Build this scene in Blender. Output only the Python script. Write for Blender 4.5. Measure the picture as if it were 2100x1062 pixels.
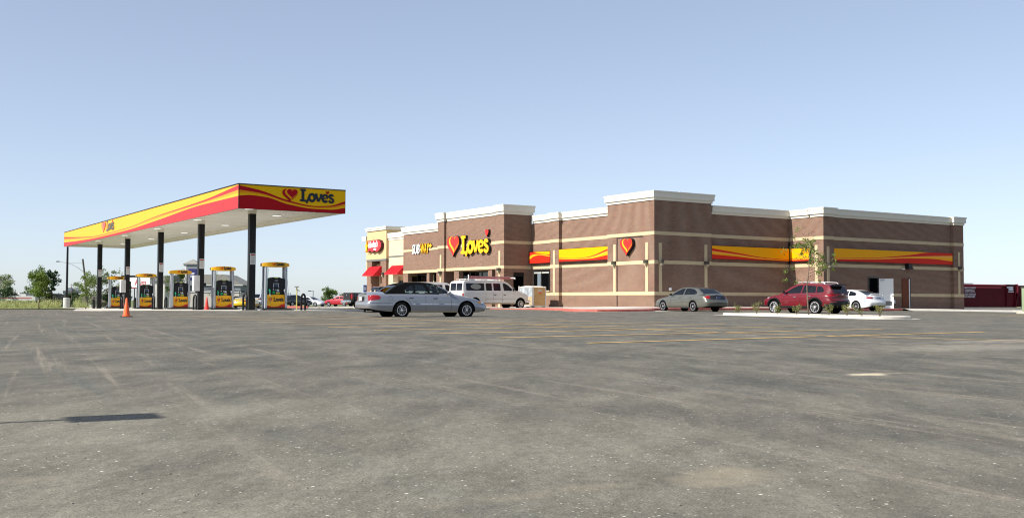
import bpy, bmesh, math, random
from mathutils import Vector, Matrix, noise as mnoise
random.seed(7)
for o in list(bpy.data.objects): bpy.data.objects.remove(o)
scene = bpy.context.scene
COL = scene.collection
R = math.radians

# ------------------------------------------------------------------ camera
F = 2166.0
CAM_H = 0.65
YAW = math.atan(1400 / F); PITCH = math.atan((616.7 - 531) / F); ROLL = R(0.19)
fwd = Vector((math.sin(YAW) * math.cos(PITCH), math.cos(YAW) * math.cos(PITCH), math.sin(PITCH)))
r0 = Vector((math.cos(YAW), -math.sin(YAW), 0)); u0 = r0.cross(fwd)
rt = r0 * math.cos(ROLL) + u0 * math.sin(ROLL); up = u0 * math.cos(ROLL) - r0 * math.sin(ROLL)
cd = bpy.data.cameras.new('camera'); cam = bpy.data.objects.new('camera', cd); COL.objects.link(cam)
cd.sensor_width = 36; cd.lens = F / 2100 * 36; cd.clip_start = 0.1; cd.clip_end = 6000
cam.matrix_world = Matrix(((rt.x, up.x, -fwd.x, 0), (rt.y, up.y, -fwd.y, 0), (rt.z, up.z, -fwd.z, CAM_H), (0, 0, 0, 1)))
scene.camera = cam
# ------------------------------------------------------------------ light
SUN_EL = R(39); SUN_AZ_Y = 0.07          # sun stands towards -X, slightly towards +Y
sdir = Vector((-math.cos(SUN_EL) * math.cos(SUN_AZ_Y), math.cos(SUN_EL) * math.sin(SUN_AZ_Y), math.sin(SUN_EL)))
sd = bpy.data.lights.new('sun', 'SUN'); sd.energy = 5.0; sd.angle = R(0.5); sd.color = (1, 0.95, 0.87)
sun = bpy.data.objects.new('sun', sd); COL.objects.link(sun)
sun.rotation_euler = sdir.to_track_quat('Z', 'Y').to_euler()
w = bpy.data.worlds.new('World'); scene.world = w; w.use_nodes = True
nt = w.node_tree; bg = nt.nodes['Background']
sky = nt.nodes.new('ShaderNodeTexSky'); sky.sky_type = 'NISHITA'; sky.sun_disc = False
sky.sun_elevation = SUN_EL; sky.sun_rotation = math.atan2(sdir.x, sdir.y)
sky.air_density = 0.7; sky.dust_density = 0.6; sky.ozone_density = 1.5; sky.altitude = 200
hs = nt.nodes.new('ShaderNodeHueSaturation'); hs.inputs['Saturation'].default_value = 0.78
gm = nt.nodes.new('ShaderNodeGamma'); gm.inputs[1].default_value = 0.67
tn = nt.nodes.new('ShaderNodeVectorMath'); tn.operation = 'MULTIPLY'; tn.inputs[1].default_value = (1.39, 1.43, 1.52)
nt.links.new(sky.outputs[0], gm.inputs[0]); nt.links.new(gm.outputs[0], hs.inputs['Color']); nt.links.new(hs.outputs[0], tn.inputs[0]); nt.links.new(tn.outputs[0], bg.inputs[0])
bg.inputs[1].default_value = 0.12
scene.view_settings.view_transform = 'Standard'; scene.view_settings.look = 'None'
scene.view_settings.exposure = 0.68; scene.view_settings.gamma = 1
try:
    scene.cycles.max_bounces = 8; scene.cycles.filter_width = 1.15; scene.cycles.transparent_max_bounces = 16
except Exception: pass

# ------------------------------------------------------------------ materials
MATS = {}
def mat(name, col=(0.5, 0.5, 0.5), rough=0.6, metal=0.0, coat=0.0, spec=0.25, var=0.0, vscale=3.0, emit=None, bump=0.0, bscale=40):
    if name in MATS: return MATS[name]
    m = bpy.data.materials.new(name); m.use_nodes = True
    n = m.node_tree; b = n.nodes['Principled BSDF']
    b.inputs['Base Color'].default_value = (*col, 1); b.inputs['Roughness'].default_value = rough
    b.inputs['Metallic'].default_value = metal; b.inputs['Coat Weight'].default_value = coat
    b.inputs['Coat Roughness'].default_value = 0.04
    b.inputs['Specular IOR Level'].default_value = spec
    if emit: b.inputs['Emission Color'].default_value = (*emit[0], 1); b.inputs['Emission Strength'].default_value = emit[1]
    if var or bump:
        tc = n.nodes.new('ShaderNodeTexCoord')
    if var:
        nz = n.nodes.new('ShaderNodeTexNoise'); nz.inputs['Scale'].default_value = vscale; nz.inputs['Detail'].default_value = 6
        n.links.new(tc.outputs['Object'], nz.inputs['Vector'])
        mr = n.nodes.new('ShaderNodeMapRange'); mr.inputs[1].default_value = 0.3; mr.inputs[2].default_value = 0.7
        mr.inputs[3].default_value = 1 - var; mr.inputs[4].default_value = 1 + var
        n.links.new(nz.outputs['Fac'], mr.inputs[0])
        mx = n.nodes.new('ShaderNodeVectorMath'); mx.operation = 'SCALE'; mx.inputs[0].default_value = col
        n.links.new(mr.outputs[0], mx.inputs['Scale']); n.links.new(mx.outputs[0], b.inputs['Base Color'])
    if bump:
        nb = n.nodes.new('ShaderNodeTexNoise'); nb.inputs['Scale'].default_value = bscale; nb.inputs['Detail'].default_value = 4
        n.links.new(tc.outputs['Object'], nb.inputs['Vector'])
        bp = n.nodes.new('ShaderNodeBump'); bp.inputs['Strength'].default_value = bump; bp.inputs['Distance'].default_value = 0.02
        n.links.new(nb.outputs['Fac'], bp.inputs['Height']); n.links.new(bp.outputs[0], b.inputs['Normal'])
    MATS[name] = m; return m

def glass(name, tint, refl=0.06):
    if name in MATS: return MATS[name]
    m = bpy.data.materials.new(name); m.use_nodes = True; n = m.node_tree
    for x in list(n.nodes): n.nodes.remove(x)
    out = n.nodes.new('ShaderNodeOutputMaterial'); mx = n.nodes.new('ShaderNodeMixShader')
    fr = n.nodes.new('ShaderNodeFresnel'); fr.inputs[0].default_value = 1.5
    ad = n.nodes.new('ShaderNodeMath'); ad.operation = 'ADD'; ad.inputs[1].default_value = refl; ad.use_clamp = True
    tr = n.nodes.new('ShaderNodeBsdfTransparent'); tr.inputs[0].default_value = (*tint, 1)
    gl = n.nodes.new('ShaderNodeBsdfGlossy'); gl.inputs['Roughness'].default_value = 0.02
    n.links.new(fr.outputs[0], ad.inputs[0]); n.links.new(ad.outputs[0], mx.inputs[0])
    n.links.new(tr.outputs[0], mx.inputs[1]); n.links.new(gl.outputs[0], mx.inputs[2]); n.links.new(mx.outputs[0], out.inputs[0])
    MATS[name] = m; return m

def brick_mat(name, c1, c2, c3, mortar):
    m = bpy.data.materials.new(name); m.use_nodes = True; n = m.node_tree; b = n.nodes['Principled BSDF']
    b.inputs['Roughness'].default_value = 0.9; b.inputs['Specular IOR Level'].default_value = 0.08
    uv = n.nodes.new('ShaderNodeUVMap'); uv.uv_map = 'UVMap'
    bt = n.nodes.new('ShaderNodeTexBrick'); bt.inputs['Scale'].default_value = 1.0
    bt.inputs['Brick Width'].default_value = 0.203; bt.inputs['Row Height'].default_value = 0.0677
    bt.inputs['Mortar Size'].default_value = 0.0058; bt.inputs['Mortar Smooth'].default_value = 0.1
    bt.inputs['Color1'].default_value = (*c1, 1); bt.inputs['Color2'].default_value = (*c2, 1); bt.inputs['Mortar'].default_value = (*[(c1[i] * .5 + c2[i] * .5) * .62 + mortar[i] * .38 for i in range(3)], 1)
    n.links.new(uv.outputs[0], bt.inputs['Vector'])
    nz = n.nodes.new('ShaderNodeTexNoise'); nz.inputs['Scale'].default_value = 0.55; nz.inputs['Detail'].default_value = 5; nz.inputs['Roughness'].default_value = 0.6
    n.links.new(uv.outputs[0], nz.inputs['Vector'])
    mr = n.nodes.new('ShaderNodeMapRange'); mr.inputs[1].default_value = .3; mr.inputs[2].default_value = .7; mr.inputs[3].default_value = .93; mr.inputs[4].default_value = 1.07
    n.links.new(nz.outputs['Fac'], mr.inputs[0])
    # odd dark / pale bricks
    wn = n.nodes.new('ShaderNodeTexNoise'); wn.inputs['Scale'].default_value = 6.0; wn.inputs['Detail'].default_value = 1
    n.links.new(uv.outputs[0], wn.inputs['Vector'])
    mx0 = n.nodes.new('ShaderNodeMix'); mx0.data_type = 'RGBA'
    mr2 = n.nodes.new('ShaderNodeMapRange'); mr2.inputs[1].default_value = .55; mr2.inputs[2].default_value = .62; mr2.inputs[3].default_value = 0; mr2.inputs[4].default_value = .18
    n.links.new(wn.outputs['Fac'], mr2.inputs[0]); n.links.new(mr2.outputs[0], mx0.inputs['Factor'])
    sv = n.nodes.new('ShaderNodeSeparateXYZ'); n.links.new(uv.outputs[0], sv.inputs[0])     # bed joints
    dv = n.nodes.new('ShaderNodeMath'); dv.operation = 'DIVIDE'; dv.inputs[1].default_value = 0.0677; n.links.new(sv.outputs[1], dv.inputs[0])
    fr_n = n.nodes.new('ShaderNodeMath'); fr_n.operation = 'FRACT'; n.links.new(dv.outputs[0], fr_n.inputs[0])
    lt = n.nodes.new('ShaderNodeMath'); lt.operation = 'LESS_THAN'; lt.inputs[1].default_value = 0.2; n.links.new(fr_n.outputs[0], lt.inputs[0])
    bj = n.nodes.new('ShaderNodeMix'); bj.data_type = 'RGBA'; bj.inputs['B'].default_value = (*mortar, 1); n.links.new(lt.outputs[0], bj.inputs['Factor']); n.links.new(bt.outputs['Color'], bj.inputs['A'])
    n.links.new(bj.outputs['Result'], mx0.inputs['A']); mx0.inputs['B'].default_value = (*c3, 1)
    vm = n.nodes.new('ShaderNodeVectorMath'); vm.operation = 'SCALE'
    n.links.new(mx0.outputs['Result'], vm.inputs[0]); n.links.new(mr.outputs[0], vm.inputs['Scale'])
    n.links.new(vm.outputs[0], b.inputs['Base Color'])
    bp = n.nodes.new('ShaderNodeBump'); bp.inputs['Strength'].default_value = 0.12; bp.inputs['Distance'].default_value = 0.005; bp.invert = True
    n.links.new(bt.outputs['Fac'], bp.inputs['Height']); n.links.new(bp.outputs[0], b.inputs['Normal'])
    MATS[name] = m; return m

BRICK = brick_mat('red_brick', (0.178, 0.074, 0.047), (0.086, 0.038, 0.027), (0.21, 0.125, 0.09), (0.42, 0.36, 0.28))
STONE = mat('cast_stone', (0.50, 0.40, 0.25), 0.8, var=0.06, vscale=2, bump=0.1)
CORN = mat('cornice_paint', (0.66, 0.63, 0.54), 0.7, var=0.03, vscale=1.5)
STUCCO = mat('tan_stucco', (0.52, 0.39, 0.21), 0.85, var=0.04, vscale=2, bump=0.15)
STUCCO2 = mat('cream_stucco', (0.56, 0.47, 0.31), 0.85, var=0.04, vscale=2, bump=0.15)
GREYTRIM = mat('grey_trim', (0.13, 0.135, 0.13), 0.6)
BLACKM = mat('black_metal', (0.006, 0.0065, 0.008), 0.4, spec=0.3)
BLACKP = mat('black_plastic', (0.007, 0.0075, 0.009), 0.5, spec=0.3)
DARK = mat('dark_void', (0.003, 0.003, 0.0035), 1.0, spec=0)
WHITEM = mat('white_metal', (0.78, 0.78, 0.76), 0.4, var=0.03)
WHITEP = mat('white_paint', (0.82, 0.82, 0.80), 0.5)
GREYM = mat('grey_metal', (0.42, 0.44, 0.47), 0.35, metal=0.6)
LGREY = mat('light_grey_plastic', (0.55, 0.57, 0.60), 0.4)
CONC = mat('concrete', (0.40, 0.38, 0.335), 0.9, var=0.12, vscale=1.2, bump=0.2, bscale=20)
CONCB = mat('pale_concrete', (0.48, 0.455, 0.405), 0.9, var=0.12, vscale=2.2, bump=0.2, bscale=20)
CONCG = mat('grey_concrete', (0.45, 0.45, 0.43), 0.9, var=0.08, vscale=3)
YEL = mat('sign_yellow', (0.84, 0.42, 0.010), 0.35)
ORA = mat('sign_orange', (0.85, 0.33, 0.02), 0.35)
RED = mat('sign_red', (0.60, 0.028, 0.022), 0.35)
PYEL = mat('panel_yellow', (0.82, 0.36, 0.003), 0.5, spec=.1)
PORA = mat('panel_orange', (0.84, 0.34, 0.03), 0.45)
PRED = mat('panel_red', (0.58, 0.022, 0.010), 0.5, spec=.1)
# canopy fascia vinyl: sunlit copy of the colours, for the long side
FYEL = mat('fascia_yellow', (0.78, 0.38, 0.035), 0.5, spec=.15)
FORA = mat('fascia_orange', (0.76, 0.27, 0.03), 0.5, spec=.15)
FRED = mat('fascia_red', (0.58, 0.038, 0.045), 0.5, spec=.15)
NAVY = mat('navy_letters', (0.012, 0.02, 0.035), 0.4)
AWN = mat('red_awning_metal', (0.62, 0.022, 0.03), 0.35)
KRED = mat('kerb_red_paint', (0.42, 0.12, 0.095), 0.7, var=0.22, vscale=2.5)
KBLUE = mat('kerb_blue_paint', (0.16, 0.24, 0.48), 0.7, var=0.2, vscale=2)
WINDK = mat('window_glass', (0.03, 0.035, 0.04), 0.04, spec=0.8)
WFRAME = mat('bronze_frame', (0.03, 0.028, 0.026), 0.4)
ORANGE = mat('cone_orange', (0.85, 0.13, 0.035), 0.5)
WOODP = mat('plywood', (0.50, 0.33, 0.15), 0.8, var=0.15, vscale=5)

# ------------------------------------------------------------------ mesh helpers
def link_mesh(name, bm, m, parent=None, smooth=False, sharp=None):
    me = bpy.data.meshes.new(name); bm.to_mesh(me); bm.free()
    for x in (m if isinstance(m, (list, tuple)) else [m]): me.materials.append(x)
    if smooth:
        me.polygons.foreach_set('use_smooth', [True] * len(me.polygons))
        if sharp: me.set_sharp_from_angle(angle=R(sharp))
    o = bpy.data.objects.new(name, me); COL.objects.link(o)
    if parent: o.parent = parent
    return o
def thing(name, label, cat, loc=(0, 0, 0), rz=0.0, group=None, kind=None):
    o = bpy.data.objects.new(name, None); COL.objects.link(o); o.location = loc; o.rotation_euler = (0, 0, rz)
    o.empty_display_size = 0.2
    tag(o, label, cat, group, kind); return o
def tag(o, label, cat, group=None, kind=None):
    o['label'] = label; o['category'] = cat
    if group: o['group'] = group
    if kind: o['kind'] = kind
    return o
def struct(o): o['kind'] = 'structure'; return o
def copytree(o, parent=None, **kw):
    c = o.copy(); COL.objects.link(c)
    if parent: c.parent = parent
    for ch in o.children: copytree(ch, c)
    for k, v in kw.items():
        if k == 'loc': c.location = v
        elif k == 'rz': c.rotation_euler = (0, 0, v)
        else: c[k] = v
    return c
def box(bm, x0, x1, y0, y1, z0, z1, bev=0.0, mi=0):
    if x0 > x1: x0, x1 = x1, x0
    if y0 > y1: y0, y1 = y1, y0
    vs = [bm.verts.new(p) for p in ((x0, y0, z0), (x1, y0, z0), (x1, y1, z0), (x0, y1, z0), (x0, y0, z1), (x1, y0, z1), (x1, y1, z1), (x0, y1, z1))]
    fs = [bm.faces.new([vs[i] for i in q]) for q in ((3, 2, 1, 0), (4, 5, 6, 7), (0, 1, 5, 4), (1, 2, 6, 5), (2, 3, 7, 6), (3, 0, 4, 7))]
    for f in fs: f.material_index = mi
    if bev:
        es = list({e for f in fs for e in f.edges})
        bmesh.ops.bevel(bm, geom=es, offset=bev, segments=2, affect='EDGES', profile=0.6)
    return fs
def B(name, m, parent, *a, bev=0.0):
    bm = bmesh.new()
    if isinstance(a[0], (list, tuple)):
        for q in a: box(bm, *q, bev=bev)
    else: box(bm, *a, bev=bev)
    return link_mesh(name, bm, m, parent, smooth=bev > 0, sharp=40)
def uvbox(o):
    me = o.data; uv = me.uv_layers.new(name='UVMap')
    for p in me.polygons:
        n = p.normal
        for li in p.loop_indices:
            v = me.vertices[me.loops[li].vertex_index].co
            if abs(n.x) > .7: uv.data[li].uv = (v.y, v.z)
            elif abs(n.y) > .7: uv.data[li].uv = (v.x, v.z)
            else: uv.data[li].uv = (v.x, v.y)
    return o
def tube(bm, pts, rad, seg=8, caps=True, mi=0):
    pts = [Vector(p) for p in pts]; rs = rad if isinstance(rad, (list, tuple)) else [rad] * len(pts)
    prev = None; rings = []; N = None
    for i, p in enumerate(pts):
        t = (pts[min(i + 1, len(pts) - 1)] - pts[max(i - 1, 0)]).normalized()
        if N is None: N = t.orthogonal().normalized()
        else:
            N = (N - t * N.dot(t)); N = N.normalized() if N.length > 1e-6 else t.orthogonal().normalized()
        Bn = t.cross(N)
        rings.append([bm.verts.new(p + (N * math.cos(2 * math.pi * k / seg) + Bn * math.sin(2 * math.pi * k / seg)) * rs[i]) for k in range(seg)])
    for a, b in zip(rings, rings[1:]):
        for k in range(seg):
            f = bm.faces.new((a[k], a[(k + 1) % seg], b[(k + 1) % seg], b[k])); f.material_index = mi
    if caps:
        bm.faces.new(rings[0][::-1]).material_index = mi; bm.faces.new(rings[-1]).material_index = mi
def T(name, m, parent, pts, rad, seg=8):
    bm = bmesh.new(); tube(bm, pts, rad, seg); return link_mesh(name, bm, m, parent, True, 50)
def lathe(bm, prof, cen=(0, 0, 0), seg=24, axis='z', mi=0):
    rings = []
    for r, z in prof:
        ring = []
        for k in range(seg):
            a = 2 * math.pi * k / seg; c, s = r * math.cos(a), r * math.sin(a)
            p = (cen[0] + c, cen[1] + s, cen[2] + z) if axis == 'z' else (cen[0] + c, cen[1] + z, cen[2] + s)
            ring.append(bm.verts.new(p))
        rings.append(ring)
    for a, b in zip(rings, rings[1:]):
        for k in range(seg):
            f = bm.faces.new((a[k], a[(k + 1) % seg], b[(k + 1) % seg], b[k])); f.material_index = mi
    for ring, rev in ((rings[0], True), (rings[-1], False)):
        f = bm.faces.new(ring[::-1] if rev else ring); f.material_index = mi
def prism(bm, poly, frame, d0, d1, mi=0):
    """poly of 2D points, frame=(origin,u,v,n); extrude from d0 to d1 along n"""
    o, u, v, n = [Vector(a) for a in frame]
    a = [bm.verts.new(o + u * p[0] + v * p[1] + n * d0) for p in poly]
    b = [bm.verts.new(o + u * p[0] + v * p[1] + n * d1) for p in poly]
    L = len(poly)
    for q in (a[::-1], b):
        try:
            f = bm.faces.new(q); f.material_index = mi
        except ValueError: pass
    for i in range(L):
        f = bm.faces.new((a[i], a[(i + 1) % L], b[(i + 1) % L], b[i])); f.material_index = mi
def fix(bm): bmesh.ops.recalc_face_normals(bm, faces=bm.faces[:]); return bm
DG = None
def text_obj(name, body, size, m, parent, frame, depth=0.01, offset=0.0, shear=0.0, align='LEFT', xs=1.0, d0=0.0, spacing=1.0):
    cu = bpy.data.curves.new(name, 'FONT'); cu.body = body; cu.size = size; cu.extrude = depth / 2; cu.offset = offset
    cu.shear = shear; cu.align_x = align; cu.space_character = spacing; cu.resolution_u = 3
    t = bpy.data.objects.new('tmp', cu); COL.objects.link(t)
    bpy.context.view_layer.update()
    me = bpy.data.meshes.new_from_object(t.evaluated_get(bpy.context.evaluated_depsgraph_get()))
    bpy.data.objects.remove(t); bpy.data.curves.remove(cu)
    o, u, v, n = [Vector(a) for a in frame]
    for vt in me.vertices:
        x, y, z = vt.co; vt.co = o + u * (x * xs) + v * y + n * (z + depth / 2 + d0)
    me.materials.clear(); me.materials.append(m)
    ob = bpy.data.objects.new(name, me); COL.objects.link(ob)
    if parent: ob.parent = parent
    return ob

# hand drawn slab serif lettering for the word on the signs
def stroke(bm, pts, wd, frame, d0, d1):
    o, u, v, n = [Vector(a) for a in frame]; L = []; Rr = []
    P2 = [Vector((p[0], p[1])) for p in pts]
    for i, p in enumerate(P2):
        t = (P2[min(i + 1, len(P2) - 1)] - P2[max(i - 1, 0)]).normalized(); nn = Vector((-t.y, t.x))
        ww = wd[i] if isinstance(wd, (list, tuple)) else wd
        L.append(p + nn * ww / 2); Rr.append(p - nn * ww / 2)
    def ring(d): return ([bm.verts.new(o + u * a.x + v * a.y + n * d) for a in L], [bm.verts.new(o + u * a.x + v * a.y + n * d) for a in Rr])
    l0, r0_ = ring(d0); l1, r1 = ring(d1); K = len(P2)
    for i in range(K - 1):
        bm.faces.new((l1[i], r1[i], r1[i + 1], l1[i + 1])); bm.faces.new((l0[i + 1], r0_[i + 1], r0_[i], l0[i]))
        bm.faces.new((l0[i], l1[i], l1[i + 1], l0[i + 1])); bm.faces.new((r0_[i + 1], r1[i + 1], r1[i], r0_[i]))
    bm.faces.new((l0[0], r0_[0], r1[0], l1[0])); bm.faces.new((l1[-1], r1[-1], r0_[-1], l0[-1]))
def arc(cx, cy, rx, ry, a0, a1, n=16): return [(cx + rx * math.cos(R(a0 + (a1 - a0) * i / n)), cy + ry * math.sin(R(a0 + (a1 - a0) * i / n))) for i in range(n + 1)]
def brand_word(bm, frame, d0, d1, s=1.0):
    """word about 4.45 units wide, x-height 1, cap 1.5; scaled by s"""
    o, u, v, n = [Vector(a) for a in frame]; fr = (o, u * s, v * s, n); e = (d1 - d0) * 0.04
    k = [0]; e = .0012
    def S(p, wdt): stroke(bm, p, wdt, fr, d0, d1 + e * k[0]); k[0] += 1
    S([(0.38, 0.02), (0.38, 1.5)], .36); S([(0.02, 1.38), (0.76, 1.38)], .22); S([(0.0, 0.1), (1.1, 0.06)], .24)
    S([(1.0, 0.02), (1.06, 0.46)], .2); S([(0.85, 0.0), (0.93, -0.22)], .2)
    S(arc(1.55, 0.5, .36, .42, 0, 360, 24), .31)
    S([(2.06, 0.9), (2.4, 0.08)], .31); S([(2.46, 0.08), (2.76, 0.9)], .22); S([(1.94, .95), (2.28, .95)], .15); S([(2.58, .95), (2.9, .95)], .15)
    S(arc(3.28, 0.5, .35, .42, 20, 318, 20), [.26] * 8 + [.3] * 13); S([(2.98, 0.46), (3.64, 0.56)], .16)
    S([(4.3, .78)] + arc(4.08, 0.76, .24, .2, 40, 200, 8) + [(3.98, .58), (4.22, .45)] + arc(4.1, 0.26, .26, .22, 30, -150, 8) + [(3.82, .28)], .26)
def heart_poly(w_, h_, n=28):
    pts = []
    for i in range(n):
        t = 2 * math.pi * i / n
        x = 16 * math.sin(t) ** 3; y = 13 * math.cos(t) - 5 * math.cos(2 * t) - 2 * math.cos(3 * t) - math.cos(4 * t)
        pts.append((x / 32 * w_, (y + 17) / 29.5 * h_))
    return pts[::-1]
def heart_logo(parent, frame, w_, h_, d0, t, red, yel, edge=None, ora=None, slant=0.0):
    """striped heart: nested hearts leave yellow crescents on the lower left"""
    o, u, v, n = [Vector(a) for a in frame]
    def layer(nm, m, sx, ax, ay, z0, z1, wm=1.0):
        bm = bmesh.new(); P_ = []
        for (x, y) in heart_poly(w_, h_):
            x, y = ax * w_ + (x - ax * w_) * sx, ay * h_ + (y - ay * h_) * sx
            P_.append((x + slant * y, y))
        prism(bm, P_, frame, z0, z1); link_mesh(nm, fix(bm), m, parent)
    ext = []
    if edge: layer('heart_can', edge, 1.04, 0, .5, d0, d0 + t)
    e = max(0.004, t * 0.03)
    layer('heart_red_rim', red, 1.0, 0, 0.5, d0 + (t if edge else 0), d0 + t + e)
    layer('heart_yellow_stripe', yel, .84, .498, .97, d0 + t + e, d0 + t + 2 * e)
    layer('heart_orange_stripe', ora or ORA, .785, .498, .97, d0 + t + 2 * e, d0 + t + 3 * e)
    layer('heart_yellow_stripe', yel, .725, .498, .97, d0 + t + 3 * e, d0 + t + 4 * e)
    layer('heart_red_face', red, .715, .498, .97, d0 + t + 4 * e, d0 + t + 5 * e)

def interp(tab, x):
    """monotone cubic through table"""
    if x <= tab[0][0]: return tab[0][1]
    if x >= tab[-1][0]: return tab[-1][1]
    n = len(tab)
    for i in range(n - 1):
        if x <= tab[i + 1][0]: break
    def sl(j): return (tab[j + 1][1] - tab[j][1]) / (tab[j + 1][0] - tab[j][0])
    def m(j):
        if j == 0: return sl(0)
        if j == n - 1: return sl(n - 2)
        a, b = sl(j - 1), sl(j)
        return 0 if a * b <= 0 else 2 * a * b / (a + b)
    h = tab[i + 1][0] - tab[i][0]; t = (x - tab[i][0]) / h
    return (2 * t ** 3 - 3 * t ** 2 + 1) * tab[i][1] + (t ** 3 - 2 * t ** 2 + t) * h * m(i) + (-2 * t ** 3 + 3 * t ** 2) * tab[i + 1][1] + (t ** 3 - t ** 2) * h * m(i + 1)

def swoosh(name, parent, frame, L, H, t, tabs, mats, edge=None, N=64, depth=0.05, e=0.02):
    """framed panel with a wave pattern. tabs: field top, line low, line high (fractions of H over 0..1)"""
    o, u, v, n = [Vector(a) for a in frame]; Ft, Lo, Hi = tabs; red, ora, yel = mats
    bm = bmesh.new(); cols = []
    for i in range(N + 1):
        s = i / N; f, lo, hi = interp(Ft, s), interp(Lo, s), interp(Hi, s)
        f = min(max(f, 0), 1); lo = min(max(lo, f), 1); hi = min(max(hi, lo), 1)
        zs = [0, f, f + (lo - f) * .5, lo, hi, 1]
        cols.append([bm.verts.new(o + u * (s * L) + v * (z * H) + n * t) for z in zs])
    for a, b in zip(cols, cols[1:]):
        for k, mi in enumerate((0, 2, 1, 0, 2)):
            fc = bm.faces.new((a[k], b[k], b[k + 1], a[k + 1])); fc.material_index = mi
    ob = link_mesh(name, fix_dir(bm, n), [red, ora, yel], parent)
    # shallow can behind the face and a thin edge frame
    bm = bmesh.new(); prism(bm, [(0, 0), (L, 0), (L, H), (0, H)], frame, t - depth, t - 0.004)
    for q in ([(-e, -e), (L + e, -e), (L + e, 0), (-e, 0)], [(-e, H), (L + e, H), (L + e, H + e), (-e, H + e)], [(-e, 0), (0, 0), (0, H), (-e, H)], [(L, 0), (L + e, 0), (L + e, H), (L, H)]):
        prism(bm, q, frame, t - depth, t + 0.006)
    link_mesh(name + '_frame', fix(bm), edge or BLACKM, parent); return ob
def fix_dir(bm, n):
    bm.normal_update()
    for f in bm.faces:
        if f.normal.dot(n) < 0: f.normal_flip()
    return bm

# ------------------------------------------------------------------ ground heights
GC = [(0, 0, 0), (0, 6, 0), (5, 12, 0), (10, 13, 0), (10, 18.7, -.04), (10.5, 24.2, -.037), (11, 29.7, 0), (11, 35, .03), (15, 13, 0), (19, 37, 0), (9, 41, 0),
      (16, 20, 0), (16, 28, 0), (22, 10, 0), (20, 0, 0), (30, 10, -.03), (34, 35, .05), (34, 25, -.06), (36, 30, 0), (44, 38, 0), (41.6, 46, .11), (36, 48, .05), (54, 49, .08), (66, 49, .03), (74, 49, -.08), (80, 49, -.17),
      (20, 55, .09), (19, 73, -.03), (19, 90, -.13), (12, 70, -.03), (13, 80, -.06), (33, 84, .02), (36, 79, -.05), (25, 65, .04), (42, 65, .08), (37, 58, .06), (28, 50, .05), (28, 40, .0),
      (36, 110, -.25), (41, 116, -.2), (46, 119, -.12), (58, 141, -.25), (48, 130, -.2), (30, 95, -.1), (10, 95, -.15), (55, 55, .1), (70, 55, .05)]
def smooth(a, b, x): t = min(max((x - a) / (b - a), 0), 1); return t * t * (3 - 2 * t)
def gz(X, Y):
    base = -2.2 * smooth(104, 150, Y - 0.6 * (X - 15))
    sw, sz = 0.05, 0.05 * base
    for a, b, c in GC:
        d2 = (X - a) ** 2 + (Y - b) ** 2
        if d2 < 900:
            q = math.exp(-d2 / 50.0); sw += q; sz += q * c
    return sz / sw
def sheet(name, xs, ys, off, m, inside=None):
    bm = bmesh.new(); G = [[bm.verts.new((x, y, gz(x, y) + off)) for y in ys] for x in xs]
    for i in range(len(xs) - 1):
        for j in range(len(ys) - 1): bm.faces.new((G[i][j], G[i + 1][j], G[i + 1][j + 1], G[i][j + 1]))
    return link_mesh(name, bm, m, None, True)
def frange(a, b, s):
    r = []; x = a
    while x < b + 1e-6: r.append(x); x += s
    return r

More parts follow.
